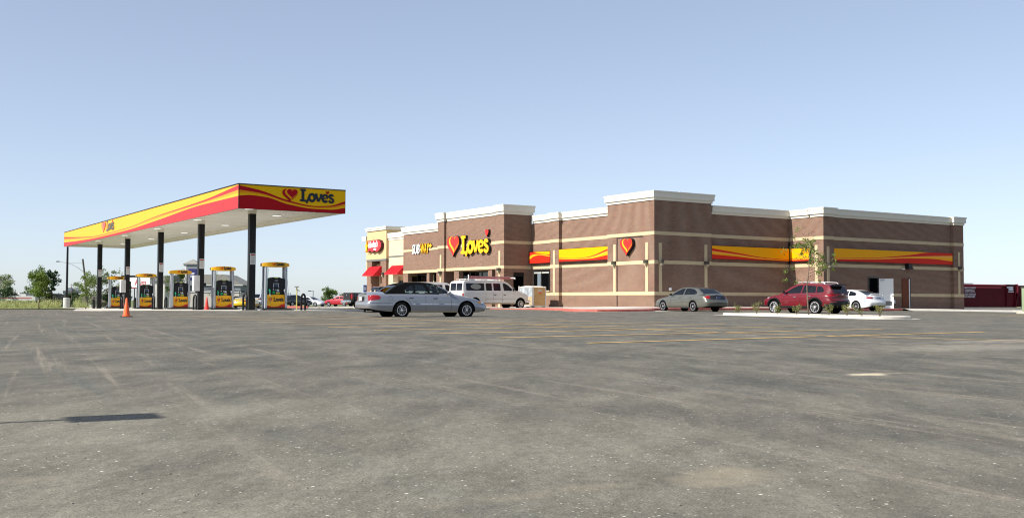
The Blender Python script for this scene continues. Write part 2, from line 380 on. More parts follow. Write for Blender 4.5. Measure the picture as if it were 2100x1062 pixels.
def asphalt_mat():
    m = bpy.data.materials.new('asphalt'); m.use_nodes = True; n = m.node_tree; b = n.nodes['Principled BSDF']; Lk = n.links.new
    b.inputs['Roughness'].default_value = 0.9; b.inputs['Specular IOR Level'].default_value = 0.25
    tc = n.nodes.new('ShaderNodeTexCoord')
    def mapping(sx, sy, rz=0):
        mp = n.nodes.new('ShaderNodeMapping'); mp.vector_type = 'TEXTURE'; mp.inputs['Scale'].default_value = (sx, sy, 1); mp.inputs['Rotation'].default_value = (0, 0, rz)
        Lk(tc.outputs['Object'], mp.inputs['Vector']); return mp.outputs[0]
    def noise(vec, sc, det=6, ro=.6):
        z = n.nodes.new('ShaderNodeTexNoise'); z.inputs['Scale'].default_value = sc; z.inputs['Detail'].default_value = det; z.inputs['Roughness'].default_value = ro
        Lk(vec, z.inputs['Vector']); return z.outputs['Fac']
    def rng(v, a, b_, c=0., d=1.):
        r_ = n.nodes.new('ShaderNodeMapRange'); r_.inputs[1].default_value = a; r_.inputs[2].default_value = b_; r_.inputs[3].default_value = c; r_.inputs[4].default_value = d; r_.interpolation_type = 'SMOOTHSTEP'
        Lk(v, r_.inputs[0]); return r_.outputs[0]
    def mixc(f, A_, B_):
        x = n.nodes.new('ShaderNodeMix'); x.data_type = 'RGBA'
        if isinstance(f, float): x.inputs['Factor'].default_value = f
        else: Lk(f, x.inputs['Factor'])
        for s, q in (('A', A_), ('B', B_)):
            if isinstance(q, tuple): x.inputs[s].default_value = (*q, 1)
            else: Lk(q, x.inputs[s])
        return x.outputs['Result']
    def mth(op, a, b_):
        x = n.nodes.new('ShaderNodeMath'); x.operation = op
        for i, q in enumerate((a, b_)):
            if isinstance(q, (int, float)): x.inputs[i].default_value = q
            else: Lk(q, x.inputs[i])
        return x.outputs[0]
    obj = tc.outputs['Object']
    c = mixc(rng(noise(mapping(2.4, 1.2, .95), 0.9, 8, .66), .32, .70), (0.076, 0.072, 0.060), (0.132, 0.123, 0.098))
    c = mixc(mth('MULTIPLY', rng(noise(mapping(3.2, .8, 1.05), 1.9, 8, .70), .50, .74), .55), c, (0.205, 0.186, 0.142))      # dusty streaks
    c = mixc(mth('MULTIPLY', rng(noise(mapping(8., .40, 1.50), 1.0, 6, .68), .52, .68), .55), c, (0.066, 0.076, 0.072))      # darkened wheel tracks
    c = mixc(mth('MULTIPLY', rng(noise(mapping(9., .22, 1.42), 1.0, 6, .68), .54, .70), .70), c, (0.22, 0.19, 0.15))
    c = mixc(mth('MULTIPLY', rng(noise(mapping(8., .30, .55), 0.9, 6, .68), .58, .74), .35), c, (0.20, 0.182, 0.148))
    c = mixc(mth('MULTIPLY', rng(noise(mapping(1.5, 1.5, 0), 2.6, 6, .7), .50, .75), .30), c, (0.19, 0.172, 0.14))
    sx0 = n.nodes.new('ShaderNodeSeparateXYZ'); Lk(obj, sx0.inputs[0])
    a0 = mth('POWER', mth('DIVIDE', mth('SUBTRACT', sx0.outputs[0], -1.0), 6.5), 2.0); b0 = mth('POWER', mth('DIVIDE', mth('SUBTRACT', sx0.outputs[1], 4.0), 5.5), 2.0)
    d0 = mth('ADD', mth('ADD', a0, b0), mth('MULTIPLY', mth('SUBTRACT', noise(mapping(2., 1., .9), .9, 6, .65), .5), 3.5))
    c = mixc(mth('MULTIPLY', rng(d0, 1.2, -.4), .75), c, (.180, .167, .130))      # broad paler oval near the camera, mottled edge
    # grain
    gm = mth('MULTIPLY', rng(noise(obj, 110., 2, .8), .25, .75, .58, 1.42), mth('MULTIPLY', rng(noise(mapping(1.6, 1, 1.0), 24., 4, .75), .28, .72, .80, 1.20), rng(noise(mapping(2.2, .9, .9), 2.6, 9, .72), .30, .70, .80, 1.22)))
    vs = n.nodes.new('ShaderNodeVectorMath'); vs.operation = 'SCALE'; Lk(c, vs.inputs[0]); Lk(gm, vs.inputs['Scale']); c = vs.outputs[0]
    # pale chips of aggregate, gathered in patches
    for sc, th, keep, dens, colr in ((9., .07, .86, (.50, .66), (.62, .60, .54)), (21., .13, .80, (.50, .68), (.50, .48, .42)), (43., .22, .80, (.50, .68), (.36, .34, .29)), (15., .09, .93, (.3, .6), (.02, .02, .02))):
        vo = n.nodes.new('ShaderNodeTexVoronoi'); vo.inputs['Scale'].default_value = sc; vo.voronoi_dimensions = '2D'; Lk(obj, vo.inputs['Vector'])
        sp = n.nodes.new('ShaderNodeSeparateColor'); Lk(vo.outputs['Color'], sp.inputs[0])
        on = rng(vo.outputs['Distance'], th, th * .6)
        pick = mth('GREATER_THAN', sp.outputs[0], keep)
        dm = rng(noise(obj, .8 + sc * .02, 3, .6), dens[0], dens[1], .12, 1)
        dm = mth('GREATER_THAN', dm, sp.outputs[1])
        f_ = mth('MULTIPLY', mth('MULTIPLY', on, pick), dm)
        c = mixc(f_, c, colr)
    # spilled pale dust with a shape of its own
    sx = n.nodes.new('ShaderNodeSeparateXYZ'); Lk(obj, sx.inputs[0])
    for (px, py, rx, ry, amt, colr) in ((7.9, 6.28, .42, .16, .95, (.5, .43, .31)), (14.3, 9.3, 2.6, 1.1, .5, (.30, .27, .22)), (16.8, 10.5, 2.5, .7, .5, (.32, .29, .24)), (2.8, 2.9, .35, .2, .38, (.30, .25, .17)), (2.0, 2.97, .5, .10, .25, (.27, .23, .16)), (-.2, 3.6, .9, .3, .5, (.24, .21, .16)), (.4, 4.2, .5, .2, .4, (.24, .21, .16))):
        a = mth('POWER', mth('DIVIDE', mth('SUBTRACT', sx.outputs[0], px), rx), 2.0); bb = mth('POWER', mth('DIVIDE', mth('SUBTRACT', sx.outputs[1], py), ry), 2.0)
        d = mth('ADD', mth('ADD', a, bb), mth('MULTIPLY', mth('SUBTRACT', noise(obj, 4.5, 5, .65), .5), 3.2))
        c = mixc(mth('MULTIPLY', rng(d, 1.0, -.25), amt), c, colr)
    Lk(c, b.inputs['Base Color'])
    bp = n.nodes.new('ShaderNodeBump'); bp.inputs['Strength'].default_value = .5; bp.inputs['Distance'].default_value = .004
    Lk(noise(obj, 120., 3, .7), bp.inputs['Height']); Lk(bp.outputs[0], b.inputs['Normal'])
    return m
ASPH = asphalt_mat()
GRASSG = mat('dry_grass_ground', (0.13, 0.15, 0.06), 0.95, var=0.35, vscale=.5, bump=.3)
big = [-3000, -1200, -500, -200, -100, -60, -30]
GX = big + frange(-14, 110, 1.6) + [125, 150, 200, 300, 600, 1500, 3500]
GY = big + frange(-14, 165, 1.6) + [180, 200, 230, 260, 330, 500, 900, 1800, 4000]
struct(sheet('ground', GX, GY, -0.02, GRASSG))
ax_ = [-60, -40, -30] + frange(-14, 130, 1.6); ay_ = [-60, -40, -30] + frange(-14, 104, 1.6)
struct(sheet('parking_lot', ax_, ay_, 0.0, ASPH))
struct(sheet('road', frange(30, 130, 1.6), frange(104.4, 160, 1.6), 0.0, ASPH))

def poly_sheet(name, poly, zf, m, skirt=0.0, step=1.5, kind='structure'):
    bm = bmesh.new(); f = bm.faces.new([bm.verts.new((x, y, 0)) for x, y in poly]); bmesh.ops.recalc_face_normals(bm, faces=[f])
    if f.normal.z < 0: f.normal_flip()
    xs = [p[0] for p in poly]; ys = [p[1] for p in poly]
    for a, b, ax in ((min(xs), max(xs), 0), (min(ys), max(ys), 1)):
        c = a + step
        while c < b:
            co = (c, 0, 0) if ax == 0 else (0, c, 0); no = (1, 0, 0) if ax == 0 else (0, 1, 0)
            bmesh.ops.bisect_plane(bm, geom=bm.verts[:] + bm.edges[:] + bm.faces[:], dist=1e-4, plane_co=co, plane_no=no); c += step
    for v in bm.verts: v.co.z = zf(v.co.x, v.co.y)
    if skirt:
        be = [e for e in bm.edges if e.is_boundary]
        ret = bmesh.ops.extrude_edge_only(bm, edges=be)
        for v in [g for g in ret['geom'] if isinstance(g, bmesh.types.BMVert)]: v.co.z -= skirt
    o = link_mesh(name, bm, m); o['kind'] = kind; return o
def kerb(name, pts, m, h=0.15, w=0.16, zf=gz, pitch=1.5):
    bm = bmesh.new(); P_ = []
    for a, b in zip(pts, pts[1:]):
        n = max(1, int(math.hypot(b[0] - a[0], b[1] - a[1]) / pitch))
        P_ += [(a[0] + (b[0] - a[0]) * i / n, a[1] + (b[1] - a[1]) * i / n) for i in range(n)]
    P_.append(pts[-1]); rows = []
    for i, p in enumerate(P_):
        a = Vector(P_[max(i - 1, 0)]); b = Vector(P_[min(i + 1, len(P_) - 1)]); t = (b - a).normalized(); nn = Vector((-t.y, t.x))
        z = zf(*p); prof = [(-w / 2 - .01, -.1), (-w / 2 - .01, h * .8 if callable(h) is False else h(*p) * .8), (-w / 2 + .03, (h(*p) if callable(h) else h)), (w / 2, (h(*p) if callable(h) else h)), (w / 2, -.1)]
        rows.append([bm.verts.new((p[0] + nn.x * s, p[1] + nn.y * s, z + zz)) for s, zz in prof])
    for a, b in zip(rows, rows[1:]):
        for k in range(4): bm.faces.new((a[k], a[k + 1], b[k + 1], b[k]))
    bm.faces.new(rows[0]); bm.faces.new(rows[-1][::-1])
    o = link_mesh(name, fix(bm), m, None, True, 35); o['kind'] = 'structure'; return o

def khf(x, y): return 0.15 - 0.10 * smooth(57, 60.5, y) * (1 - smooth(60, 66, x))
walk = [(31.6, 86), (34.6, 82.0), (36.6, 80.9), (38.6, 76), (39.3, 66), (39.4, 58), (38.2, 53.5), (35.6, 49.2), (34.9, 47.2), (35.3, 46.0), (36.6, 45.5), (38.8, 45.9), (40.0, 46.8), (40.4, 48.5), (40.5, 50.2), (41.1, 50.7), (57.6, 50.6), (58.3, 50.2), (58.7, 49.4), (84, 49.2), (84, 60), (60, 100), (33, 100), (30.5, 92)]
poly_sheet('sidewalk', walk, lambda x, y: gz(x, y) + khf(x, y) + .004 + .06 * smooth(40, 46, x) * smooth(50, 56, y), CONCB)
kerb('kerb', walk[:2], CONC, khf); kerb('kerb', walk[1:3] + [(37.6, 78.5)], CONCB, khf)
kerb('kerb', [(37.6, 78.5)] + walk[3:5] + [(39.4, 60)], KRED, khf); kerb('kerb', [(39.4, 60)] + walk[5:16] + [(46, 50.65)], KRED, khf)
kerb('kerb', [(46, 50.65)] + walk[16:19] + [(65.8, 49.37)], KRED, khf); bm = bmesh.new(); rows = [[bm.verts.new((x, y, gz(x, 48.9) + z)) for y, z in ((48.35, .006), (48.6, .03), (49.1, .15), (49.5, .165), (51.0, .17))] for x in frange(65.8, 84, 1.3)]
for r1, r2 in zip(rows, rows[1:]):
    for k in range(4): bm.faces.new((r1[k], r2[k], r2[k + 1], r1[k + 1]))
struct(link_mesh('sloped_kerb', fix_dir(bm, Vector((0, 0, 1))), CONCB, None, True))
kerb('kerb', [(32.3, 85.06), (33.6, 83.3)], KRED, lambda x, y: .155, .18)
kerb('kerb', [(79.2, 49.1), (77.0, 46.5), (76.0, 42.5), (80, 36)], CONCB, .15)
pad = [(17.3, 101), (15.6, 84), (12.4, 67.8), (14.2, 61.5), (16.0, 56.2), (18.0, 53.9), (21.0, 53.1), (24.2, 52.9), (27.5, 56), (28, 101)]
poly_sheet('canopy_pad', pad, lambda x, y: gz(x, y) + .02, CONCB, skirt=.06)
poly_sheet('verge', [(-40, 84), (-6, 79), (6, 77.3), (16, 80.5), (17.2, 84), (17.2, 103), (-40, 103)], lambda x, y: gz(x, y) + .04, GRASSG)
# gutter pan along the store kerb (concrete strip flush with the lot)
poly_sheet('gutter', [(34.1, 46.6), (34.9, 45.0), (37, 44.7), (39.3, 45.0), (40.9, 46.3), (41.2, 49.7), (41.2, 50.5), (40.5, 50.6), (40.3, 47.6), (39.4, 46.2), (37, 45.4), (35.5, 45.7), (34.9, 47.0)], lambda x, y: gz(x, y) + .012, CONC)
# planted island
def rrect(x0, x1, y0, y1, r, n=6):
    P_ = []
    for cx, cy, a in ((x1 - r, y0 + r, -90), (x1 - r, y1 - r, 0), (x0 + r, y1 - r, 90), (x0 + r, y0 + r, 180)):
        for i in range(n + 1): t = R(a + 90 * i / n); P_.append((cx + r * math.cos(t), cy + r * math.sin(t)))
    return P_
isl = rrect(33.9, 36.2, 26.3, 35.4, 1.1)
kerb('island_kerb', isl + [isl[0]], CONCB, .12, .2, pitch=.9)
poly_sheet('island_bed', rrect(34.0, 36.1, 26.4, 35.3, 1.0), lambda x, y: gz(x, y) + .105, mat('pale_gravel', (.42, .395, .35), .95, var=.25, vscale=9, bump=.5), step=1)
poly_sheet('island_gutter', rrect(33.5, 36.3, 25.7, 35.9, 1.3), lambda x, y: gz(x, y) + .012, CONC, step=1)
# painted stall lines
LINE = mat('faded_yellow_paint', (0.60, 0.39, 0.14), .8, var=.3, vscale=6)
bm = bmesh.new()
def mark(a, b, wd=.13):
    a = Vector(a); b = Vector(b); t = (b - a).normalized(); nn = Vector((-t.y, t.x)) * wd / 2; n = max(2, int((b - a).length / .8)); rows = []
    for i in range(n + 1):
        p = a + (b - a) * i / n; rows.append([bm.verts.new((q.x, q.y, gz(q.x, q.y) + .008)) for q in (p + nn, p - nn)])
    for r1, r2 in zip(rows, rows[1:]): bm.faces.new((r1[0], r1[1], r2[1], r2[0]))
for k in range(11):
    y = 13.19 + 2.75 * k; xs = 9.93 + .09 * k
    mark((xs, y), (xs + 5.65, y + .38)); 
    if k < 7: mark((xs + 5.95, y + .40), (xs + 11.4, y + .7))
mark((17.2, 9.0), (15.75, 16), .1); mark((15.75, 16), (17.2, 41.2), .1)
for k in range(9): mark((48 + 2.75 * k, 29), (48 + 2.75 * k, 34.6))
mark((46, 29), (72, 29))
for k in range(6): mark((43.2 + 2.8 * k, 44.2), (43.2 + 2.8 * k, 50.0))
struct(link_mesh('parking_lines', fix_dir(bm, Vector((0, 0, 1))), LINE))

# ================================================================== STORE
store = thing('store_building', 'long red brick travel stop with cream cornice, tan bands and corner tower', 'building')
def W(*blocks): return uvbox(B('wall', BRICK, store, *blocks))
ZB = -0.3
W((46.48, 74.25, 54.1, 90.9, ZB, 6.72)); W((46.03, 51.2, 53.79, 58.81, ZB, 6.9))
W((46.10, 51.0, 53.95, 58.7, 6.9, 7.4))
W((46.03, 51.2, 53.79, 58.81, 6.9, 7.398))
W((46.2, 46.48, 64.97, 66.1, ZB, 6.72))                       # pilaster on front wall
W((59.25, 74.25, 51.09, 54.1, ZB, 6.72)); W((59.16, 60.28, 50.84, 51.93, ZB, 6.72)); W((74.25, 75.5, 50.84, 54.1, ZB, 6.72), (74.25, 75.5, 54.1, 90.9, ZB, 6.72))
# upper part of the centre block sits on brick columns over a recessed shop front
W((44.05, 46.48, 69.06, 79.0, 3.13, 7.37), (43.85, 44.05, 69.0, 70.24, ZB, 7.37), (43.85, 44.06, 78.49, 79.62, ZB, 7.37))
W((44.06, 45.2, 78.6, 79.62, ZB, 3.13)); W((44.05, 44.77, 69.06, 70.3, ZB, 3.13)); W((45.77, 46.48, 69.06, 69.9, ZB, 3.13)); W((44.77, 45.77, 69.05, 69.8, 2.86, 3.13))
W((44.1, 44.5, 71.15, 71.75, ZB, 3.13)); W((44.1, 44.5, 76.4, 77.2, ZB, 3.13)); W((45.2, 46.48, 69.9, 79.6, ZB, .9))
# sandwich shop front block
W((44.45, 46.48, 79.64, 87.25, 3.1, 6.72)); W((44.45, 44.85, 86.3, 87.25, ZB, 3.1)); W((44.5, 44.9, 82.3, 82.75, ZB, 3.1)); W((44.5, 45.6, 79.64, 81.0, ZB, 3.1))
W((45.6, 46.48, 79.64, 87.25, ZB, .9))
# tan burger shop corner
def P_(name, m, *a): return B(name, m, store, *a)
P_('wall', STUCCO2, (44.75, 46.48, 87.27, 90.9, 2.9, 6.40), (44.75, 45.1, 88.95, 90.9, ZB, 2.9)); P_('wall', STUCCO2, (45.3, 46.48, 87.27, 88.95, ZB, 1.2))
P_('wall', STUCCO, (44.5, 48.6, 90.92, 95.2, 4.62, 7.40)); P_('grey_band', GREYTRIM, (44.46, 48.63, 90.88, 95.24, 4.44, 4.62)); P_('grey_band', GREYTRIM, (44.73, 44.75, 87.27, 90.88, 4.71, 4.86))
W((44.5, 45.3, 90.94, 92.15, ZB, 4.44)); W((44.5, 45.3, 94.1, 95.18, ZB, 4.44)); P_('wall', STUCCO2, (45.3, 48.6, 90.94, 95.18, ZB, 4.44)); P_('wall', STUCCO, (44.8, 46, 95.24, 96.0, 2.9, 6.5))
P_('cornice', CORN, (44.4, 46, 95.3, 96.2, 6.5, 6.95)); P_('wall_band', STUCCO, (45.0, 45.3, 92.15, 94.1, 4.0, 4.2))
# far corner of the block (behind)
W((46.48, 75.5, 90.9, 95.0, ZB, 6.6))
# tan bands, 2 cm proud
def band(*a): return P_('stone_band', STONE, *a)
E1 = .02
for z0, z1 in ((5.08, 5.32), (3.15, 3.39), (1.06, 1.30)):
    q = []
    q.append((46.03 - E1, 51.2 + E1, 53.79 - E1, 58.81 + E1, z0, z1))
    q.append((46.48 - E1, 46.6, 58.84, 64.95, z0, z1)); q.append((46.48 - E1, 46.6, 66.13, 69.0, z0, z1))
    q.append((46.2 - E1, 46.45, 64.97 - E1, 66.1 + E1, z0, z1))
    q.append((51.23, 59.2, 54.1 - E1, 54.3, z0, z1)); q.append((59.25 - E1, 59.4, 51.96, 54.05, z0, z1)); q.append((59.16 - E1, 60.28 + E1, 50.84 - E1, 51.93 + E1, z0, z1))
    if z0 > 3: q.append((60.31, 74.2, 51.09 - E1, 51.2, z0, z1))
    else: q += [(60.31, 64.25, 51.09 - E1, 51.2, z0, z1), (65.35, 68.05, 51.09 - E1, 51.2, z0, z1), (69.15, 74.2, 51.09 - E1, 51.2, z0, z1)]
    q.append((74.25 - E1, 75.5 + E1, 50.84 - E1, 54, z0, z1))
    if z0 > 3:
        q.append((44.05 - E1, 44.2, 70.27, 78.46, z0, z1)); q.append((43.85 - E1, 44.03, 69 - E1, 70.24 + E1, z0, z1)); q.append((43.85 - E1, 44.03, 78.49 - E1, 79.62 + E1, z0, z1)); q.append((44.03, 46.45, 69.06 - E1, 69.2, z0, z1))
        q.append((44.45 - E1, 44.6, 79.66, 87.25 + E1, z0 - (.03 if z0 < 4 else 0), z1 - .03))
    for b_ in q: band(b_)
P_('stone_lintel', STONE, (46.44, 46.6, 66.2, 68.95, 3.392, 3.42))
# vertical tan strips on the piers
sw = .13
for y in (54.55, 58.0): P_('stone_strip', STONE, (46.03 - .028, 46.1, y - sw, y + sw, 1.302, 3.148), (46.03 - .028, 46.1, y - sw, y + sw, 3.392, 4.6))
for x in (46.55, 50.65): P_('stone_strip', STONE, (x - sw, x + sw, 53.79 - .028, 53.85, 1.302, 3.148), (x - sw, x + sw, 53.79 - .028, 53.85, 3.392, 4.55))
P_('stone_strip', STONE, (46.17, 46.25, 65.45, 65.7, 1.302, 3.148), (46.17, 46.25, 65.45, 65.7, 3.392, 4.5))
for y in (69.62, 79.05): P_('stone_strip', STONE, (43.82, 43.9, y - sw, y + sw, ZB, 3.148), (43.82, 43.9, y - sw, y + sw, 3.392, 4.55))
P_('stone_strip', STONE, (59.13, 59.2, 51.35, 51.6, 1.302, 3.148), (59.13, 59.2, 51.35, 51.6, 3.392, 4.7))
P_('stone_strip', STONE, (59.5, 59.75, 50.81, 50.9, 1.302, 3.148), (59.5, 59.75, 50.81, 50.9, 3.392, 4.6))
P_('stone_strip', STONE, (74.75, 75.0, 50.81, 50.9, 1.302, 3.148), (74.75, 75.0, 50.81, 50.9, 3.392, 4.6))
# cornices : stepped profile swept round a plan loop of axis aligned boxes
def cornice(x0, x1, y0, y1, z0, z1, hide=''):
    bm = bmesh.new(); h = z1 - z0
    for a, b, p in ((0, .22, .06), (.22, .30, .09), (.30, .78, .16), (.78, .86, .18), (.86, 1.0, .20)):
        l = 0 if 'l' in hide else p; r_ = 0 if 'r' in hide else p; f = 0 if 'f' in hide else p; k = 0 if 'k' in hide else p
        box(bm, x0 - f, x1 + k, y0 - r_, y1 + l, z0 + a * h, z0 + b * h)
    o = link_mesh('cornice', bm, CORN, store)
    return o
# f = towards -X (front), k = towards +X, r = towards -Y, l = towards +Y
cornice(46.03, 51.2, 53.79, 58.81, 7.40, 8.02)
cornice(46.48, 47.2, 58.83, 64.95, 6.72, 7.32, 'lrk'); cornice(46.2, 47.2, 64.97, 66.1, 6.722, 7.335, 'lk'); cornice(46.48, 47.2, 66.35, 68.8, 6.72, 7.32, 'lrk')
cornice(43.85, 46.48, 69.0, 70.24, 7.372, 8.12, 'l'); cornice(44.05, 46.48, 70.5, 78.2, 7.37, 8.1, 'lr'); cornice(43.85, 46.48, 78.49, 79.62, 7.372, 8.12, '')
cornice(44.45, 46.48, 79.9, 87.25, 6.68, 7.36, 'r'); cornice(44.75, 46.48, 87.5, 90.85, 6.36, 7.02, 'rlk')
cornice(51.45, 59.2, 54.1, 55.0, 6.72, 7.32, 'lfk'); cornice(59.25, 60.0, 52.2, 54.1, 6.72, 7.32, 'lrk'); cornice(59.16, 60.28, 50.84, 51.93, 6.722, 7.36, '')
cornice(60.55, 74.05, 51.09, 52.0, 6.72, 7.32, 'lfk'); cornice(74.25, 75.5, 50.84, 53.0, 6.722, 7.36, 'l')
# burger tower plain coping
P_('cornice', CORN, (44.38, 48.7, 90.80, 95.3, 7.40, 7.55), (44.32, 48.76, 90.74, 95.36, 7.55, 7.72))
P_('roof', mat('roof_membrane', (.55, .55, .52), .8), (47.3, 75.2, 55.0, 90, 6.3, 6.6))
for x in (54.2, 56.7, 58.5): P_('parapet_cap_clip', WHITEM, (x, x + .22, 54.0, 54.2, 7.322, 7.345))
for x in (61.2, 63.4, 66.0, 68.7, 71.5): P_('parapet_cap_clip', WHITEM, (x, x + .25, 51.0, 51.2, 7.322, 7.347))
P_('parapet_cap_clip', WHITEM, (48.2, 48.42, 53.7, 53.9, 8.022, 8.05))
P_('recess_shadow', mat('recess_shadow_brown', (.05, .03, .025), .9), (46.015, 46.05, 57.66, 57.78, ZB, 1.058), (46.015, 46.05, 57.66, 57.78, 1.302, 3.148), (46.015, 46.05, 57.66, 57.78, 3.392, 4.97), (46.015, 46.05, 55.0, 57.78, 4.972, 5.058))  # dark strips painting the shade along the recess edges of the tower face
P_('soffit', STUCCO, (44.1, 45.2, 70.3, 78.45, 3.1, 3.125)); P_('downpipe_box', BLACKM, (59.12, 59.2, 54.0, 54.08, 3.4, 5.0))
# lit edge of the raised brick panel seen on the tower face
# shop windows and doors
def window(x, y0, y1, z0, z1, mull, frame_w=.07, axis='x', name='window'):
    """glazed opening facing -X (axis x) or -Y (axis y)"""
    f = B(name, WFRAME, store, *([(x, x + .12, y0, y1, z0, z0 + frame_w), (x, x + .12, y0, y1, z1 - frame_w, z1), (x, x + .12, y0, y0 + frame_w, z0 + frame_w, z1 - frame_w), (x, x + .12, y1 - frame_w, y1, z0 + frame_w, z1 - frame_w)] + [(x, x + .12, m_ - .03, m_ + .03, z0 + frame_w, z1 - frame_w) for m_ in mull]))
    B('pane', glass('shop_glass', (.16, .18, .17), .04), f, (x + .05, x + .07, y0 + .03, y1 - .03, z0 + .03, z1 - .03)); return f
def sill(f, x, y0, y1, z): B('sill', STONE, f, (x - .05, x + .1, y0 - .05, y1 + .05, z - .09, z))
W((46.481, 46.5, 60, 61, .2, .3))
w1 = window(46.44, 66.55, 68.75, 1.45, 3.06, (67.62,)); P_('room_dark', DARK, (46.47, 46.5, 66.5, 68.8, 1.4, 3.1)); sill(w1, 46.42, 66.5, 68.8, 1.44)
B('blind', mat('blind_grey', (.35, .35, .33), .7), w1, (46.458, 46.464, 66.62, 67.58, 2.78, 2.9), (46.458, 46.464, 67.66, 68.68, 2.78, 2.9))
B('pane', mat('blue_display', (.14, .17, .20), .3), w1, (46.455, 46.46, 67.75, 68.2, 1.7, 2.78))
window(45.05, 71.8, 76.4, .9, 3.05, (73.0, 74.3, 75.3)); window(45.05, 77.2, 78.5, .1, 3.05, (77.8,), name='glass_door'); window(45.05, 70.3, 71.15, .9, 3.05, ())
P_('room_dark', DARK, (45.12, 45.19, 70.2, 78.6, .9, 3.1))
P_('pale_panel', mat('shop_interior', (.25, .24, .20), .8), (45.17, 45.24, 72.1, 72.8, 2.2, 2.9), (45.17, 45.24, 73.6, 74.1, 2.1, 2.8))  # plain pale panels at the shop windows
window(45.35, 82.8, 86.25, .9, 3.0, (83.9, 84.3, 85.3)); P_('room_dark', DARK, (45.42, 45.58, 81.0, 86.3, .9, 3.05)); P_('pale_panel', mat('shop_poster', (.33, .31, .18), .8), (45.3, 45.33, 82.9, 83.5, 1.6, 2.95), (45.3, 45.33, 83.65, 84.2, 1.6, 2.95))
window(44.9, 88.0, 88.95, 1.2, 2.5, (88.35,), name='window'); window(45.1, 87.3, 88.9, 1.2, 2.45, (88.1,)); P_('room_dark', DARK, (45.18, 45.3, 87.3, 88.9, 1.2, 2.5)); P_('wall', STUCCO, (45.0, 45.3, 87.28, 88.95, 2.5, 2.9))
window(45.15, 92.2, 93.4, .1, 2.35, (92.75,), name='glass_door'); P_('room_dark', DARK, (45.22, 45.29, 92.2, 93.4, .1, 2.35)); P_('vent_box', GREYM, (44.9, 45.29, 92.6, 93.1, 2.9, 3.15))
P_('door', DARK, (44.79, 45.75, 69.12, 69.16, .2, 2.84)); P_('door_header', BLACKM, (44.79, 45.75, 69.08, 69.115, 2.55, 2.84))
# service doors on the shaded side
P_('doorway', DARK, (64.32, 65.28, 51.04, 51.088, .15, 2.4)); P_('door_frame', mat('door_frame_bronze', (.06, .05, .045), .5), (64.22, 64.32, 51.03, 51.088, .15, 2.5), (65.28, 65.38, 51.03, 51.088, .15, 2.5), (64.32, 65.28, 51.03, 51.088, 2.4, 2.5))
leaf = P_('door', WHITEP, (0, 1.0, -.022, .022, .19, 2.38)); leaf.matrix_parent_inverse = Matrix(); leaf.location = (65.38, 51.0, 0); leaf.rotation_euler = (0, 0, R(-50)); leaf['label'] = 'white steel service door standing open'
B('kick_plate', mat('kick_plate', (.16, .16, .16), .4, metal=.6), leaf, (.1, .9, -.03, -.022, .4, .72)); B('door_closer', GREYM, leaf, (.08, .38, -.06, -.022, 2.22, 2.32)); B('handle', GREYM, leaf, (.88, .97, -.07, -.022, 1.1, 1.16))
bd = P_('door', mat('brown_door', (.14, .045, .022), .6, spec=.1), (68.12, 68.88, 51.03, 51.085, .15, 2.42)); P_('door_frame', WFRAME, (68.93, 69.14, 51.05, 51.088, .15, 2.48)); P_('door_edge', WHITEM, (68.885, 68.955, 50.99, 51.06, .15, 2.40)); bd['label'] = 'brown steel service door standing ajar'
P_('meter_box', WHITEM, (67.0, 67.16, 50.95, 51.088, .55, .8)); P_('meter_box', WHITEM, (47.3, 47.45, 53.68, 53.788, 1.38, 1.56))
fl = P_('flood_lamp', BLACKM, (68.5, 69.15, 50.75, 51.06, 3.15, 3.22)); 
bm = bmesh.new(); prism(bm, [(0, 0), (.5, 0), (.42, .18), (.25, .3), (0, .34)], ((68.5, 50.72, 3.22), (1, 0, 0), (0, 0, 1), (0, 1, 0)), 0, .33); link_mesh('lamp_hood', fix(bm), BLACKM, fl)
P_('camera_dome', WHITEM, (68.05, 68.3, 50.9, 51.06, 3.1, 3.16))
# wall lamps
def wall_lamp(x, y, z, nx, ny):
    bm = bmesh.new(); tx, ty = -ny, nx; prof = [(-.2, 0)] + [(.2 * math.cos(R(180 - a)), .2 * math.sin(R(a))) for a in range(0, 181, 20)]
    prism(bm, [(-.19, 0), (-.19, .08), (-.12, .2), (0, .24), (.12, .2), (.19, .08), (.19, 0)], ((x, y, z), (tx, ty, 0), (nx, ny, 0), (0, 0, 1)), 0, .2)
    o = link_mesh('wall_lamp', fix(bm), mat('lamp_bronze', (.05, .045, .036), .5), store)
    bm = bmesh.new(); prism(bm, [(-.1, -.02), (-.08, -.13), (0, -.19), (.08, -.13), (.1, -.02), (.12, .0), (-.12, .0)], ((x + nx * .03, y + ny * .03, z), (tx, ty, 0), (0, 0, 1), (nx, ny, 0)), 0, .15)
    link_mesh('lamp_glass', fix(bm), mat('lamp_glass_amber', (.36, .32, .22), .3), o)
for a in ((46.0, 54.55, 3.22, -1, 0), (46.0, 58.0, 3.22, -1, 0), (43.82, 69.62, 3.0, -1, 0), (43.82, 79.05, 2.95, -1, 0), (44.48, 91.5, 3.1, -1, 0), (46.55, 53.75, 3.2, 0, -1), (50.65, 53.75, 3.2, 0, -1), (59.62, 50.8, 3.25, 0, -1), (74.88, 50.8, 3.25, 0, -1)): wall_lamp(*a)
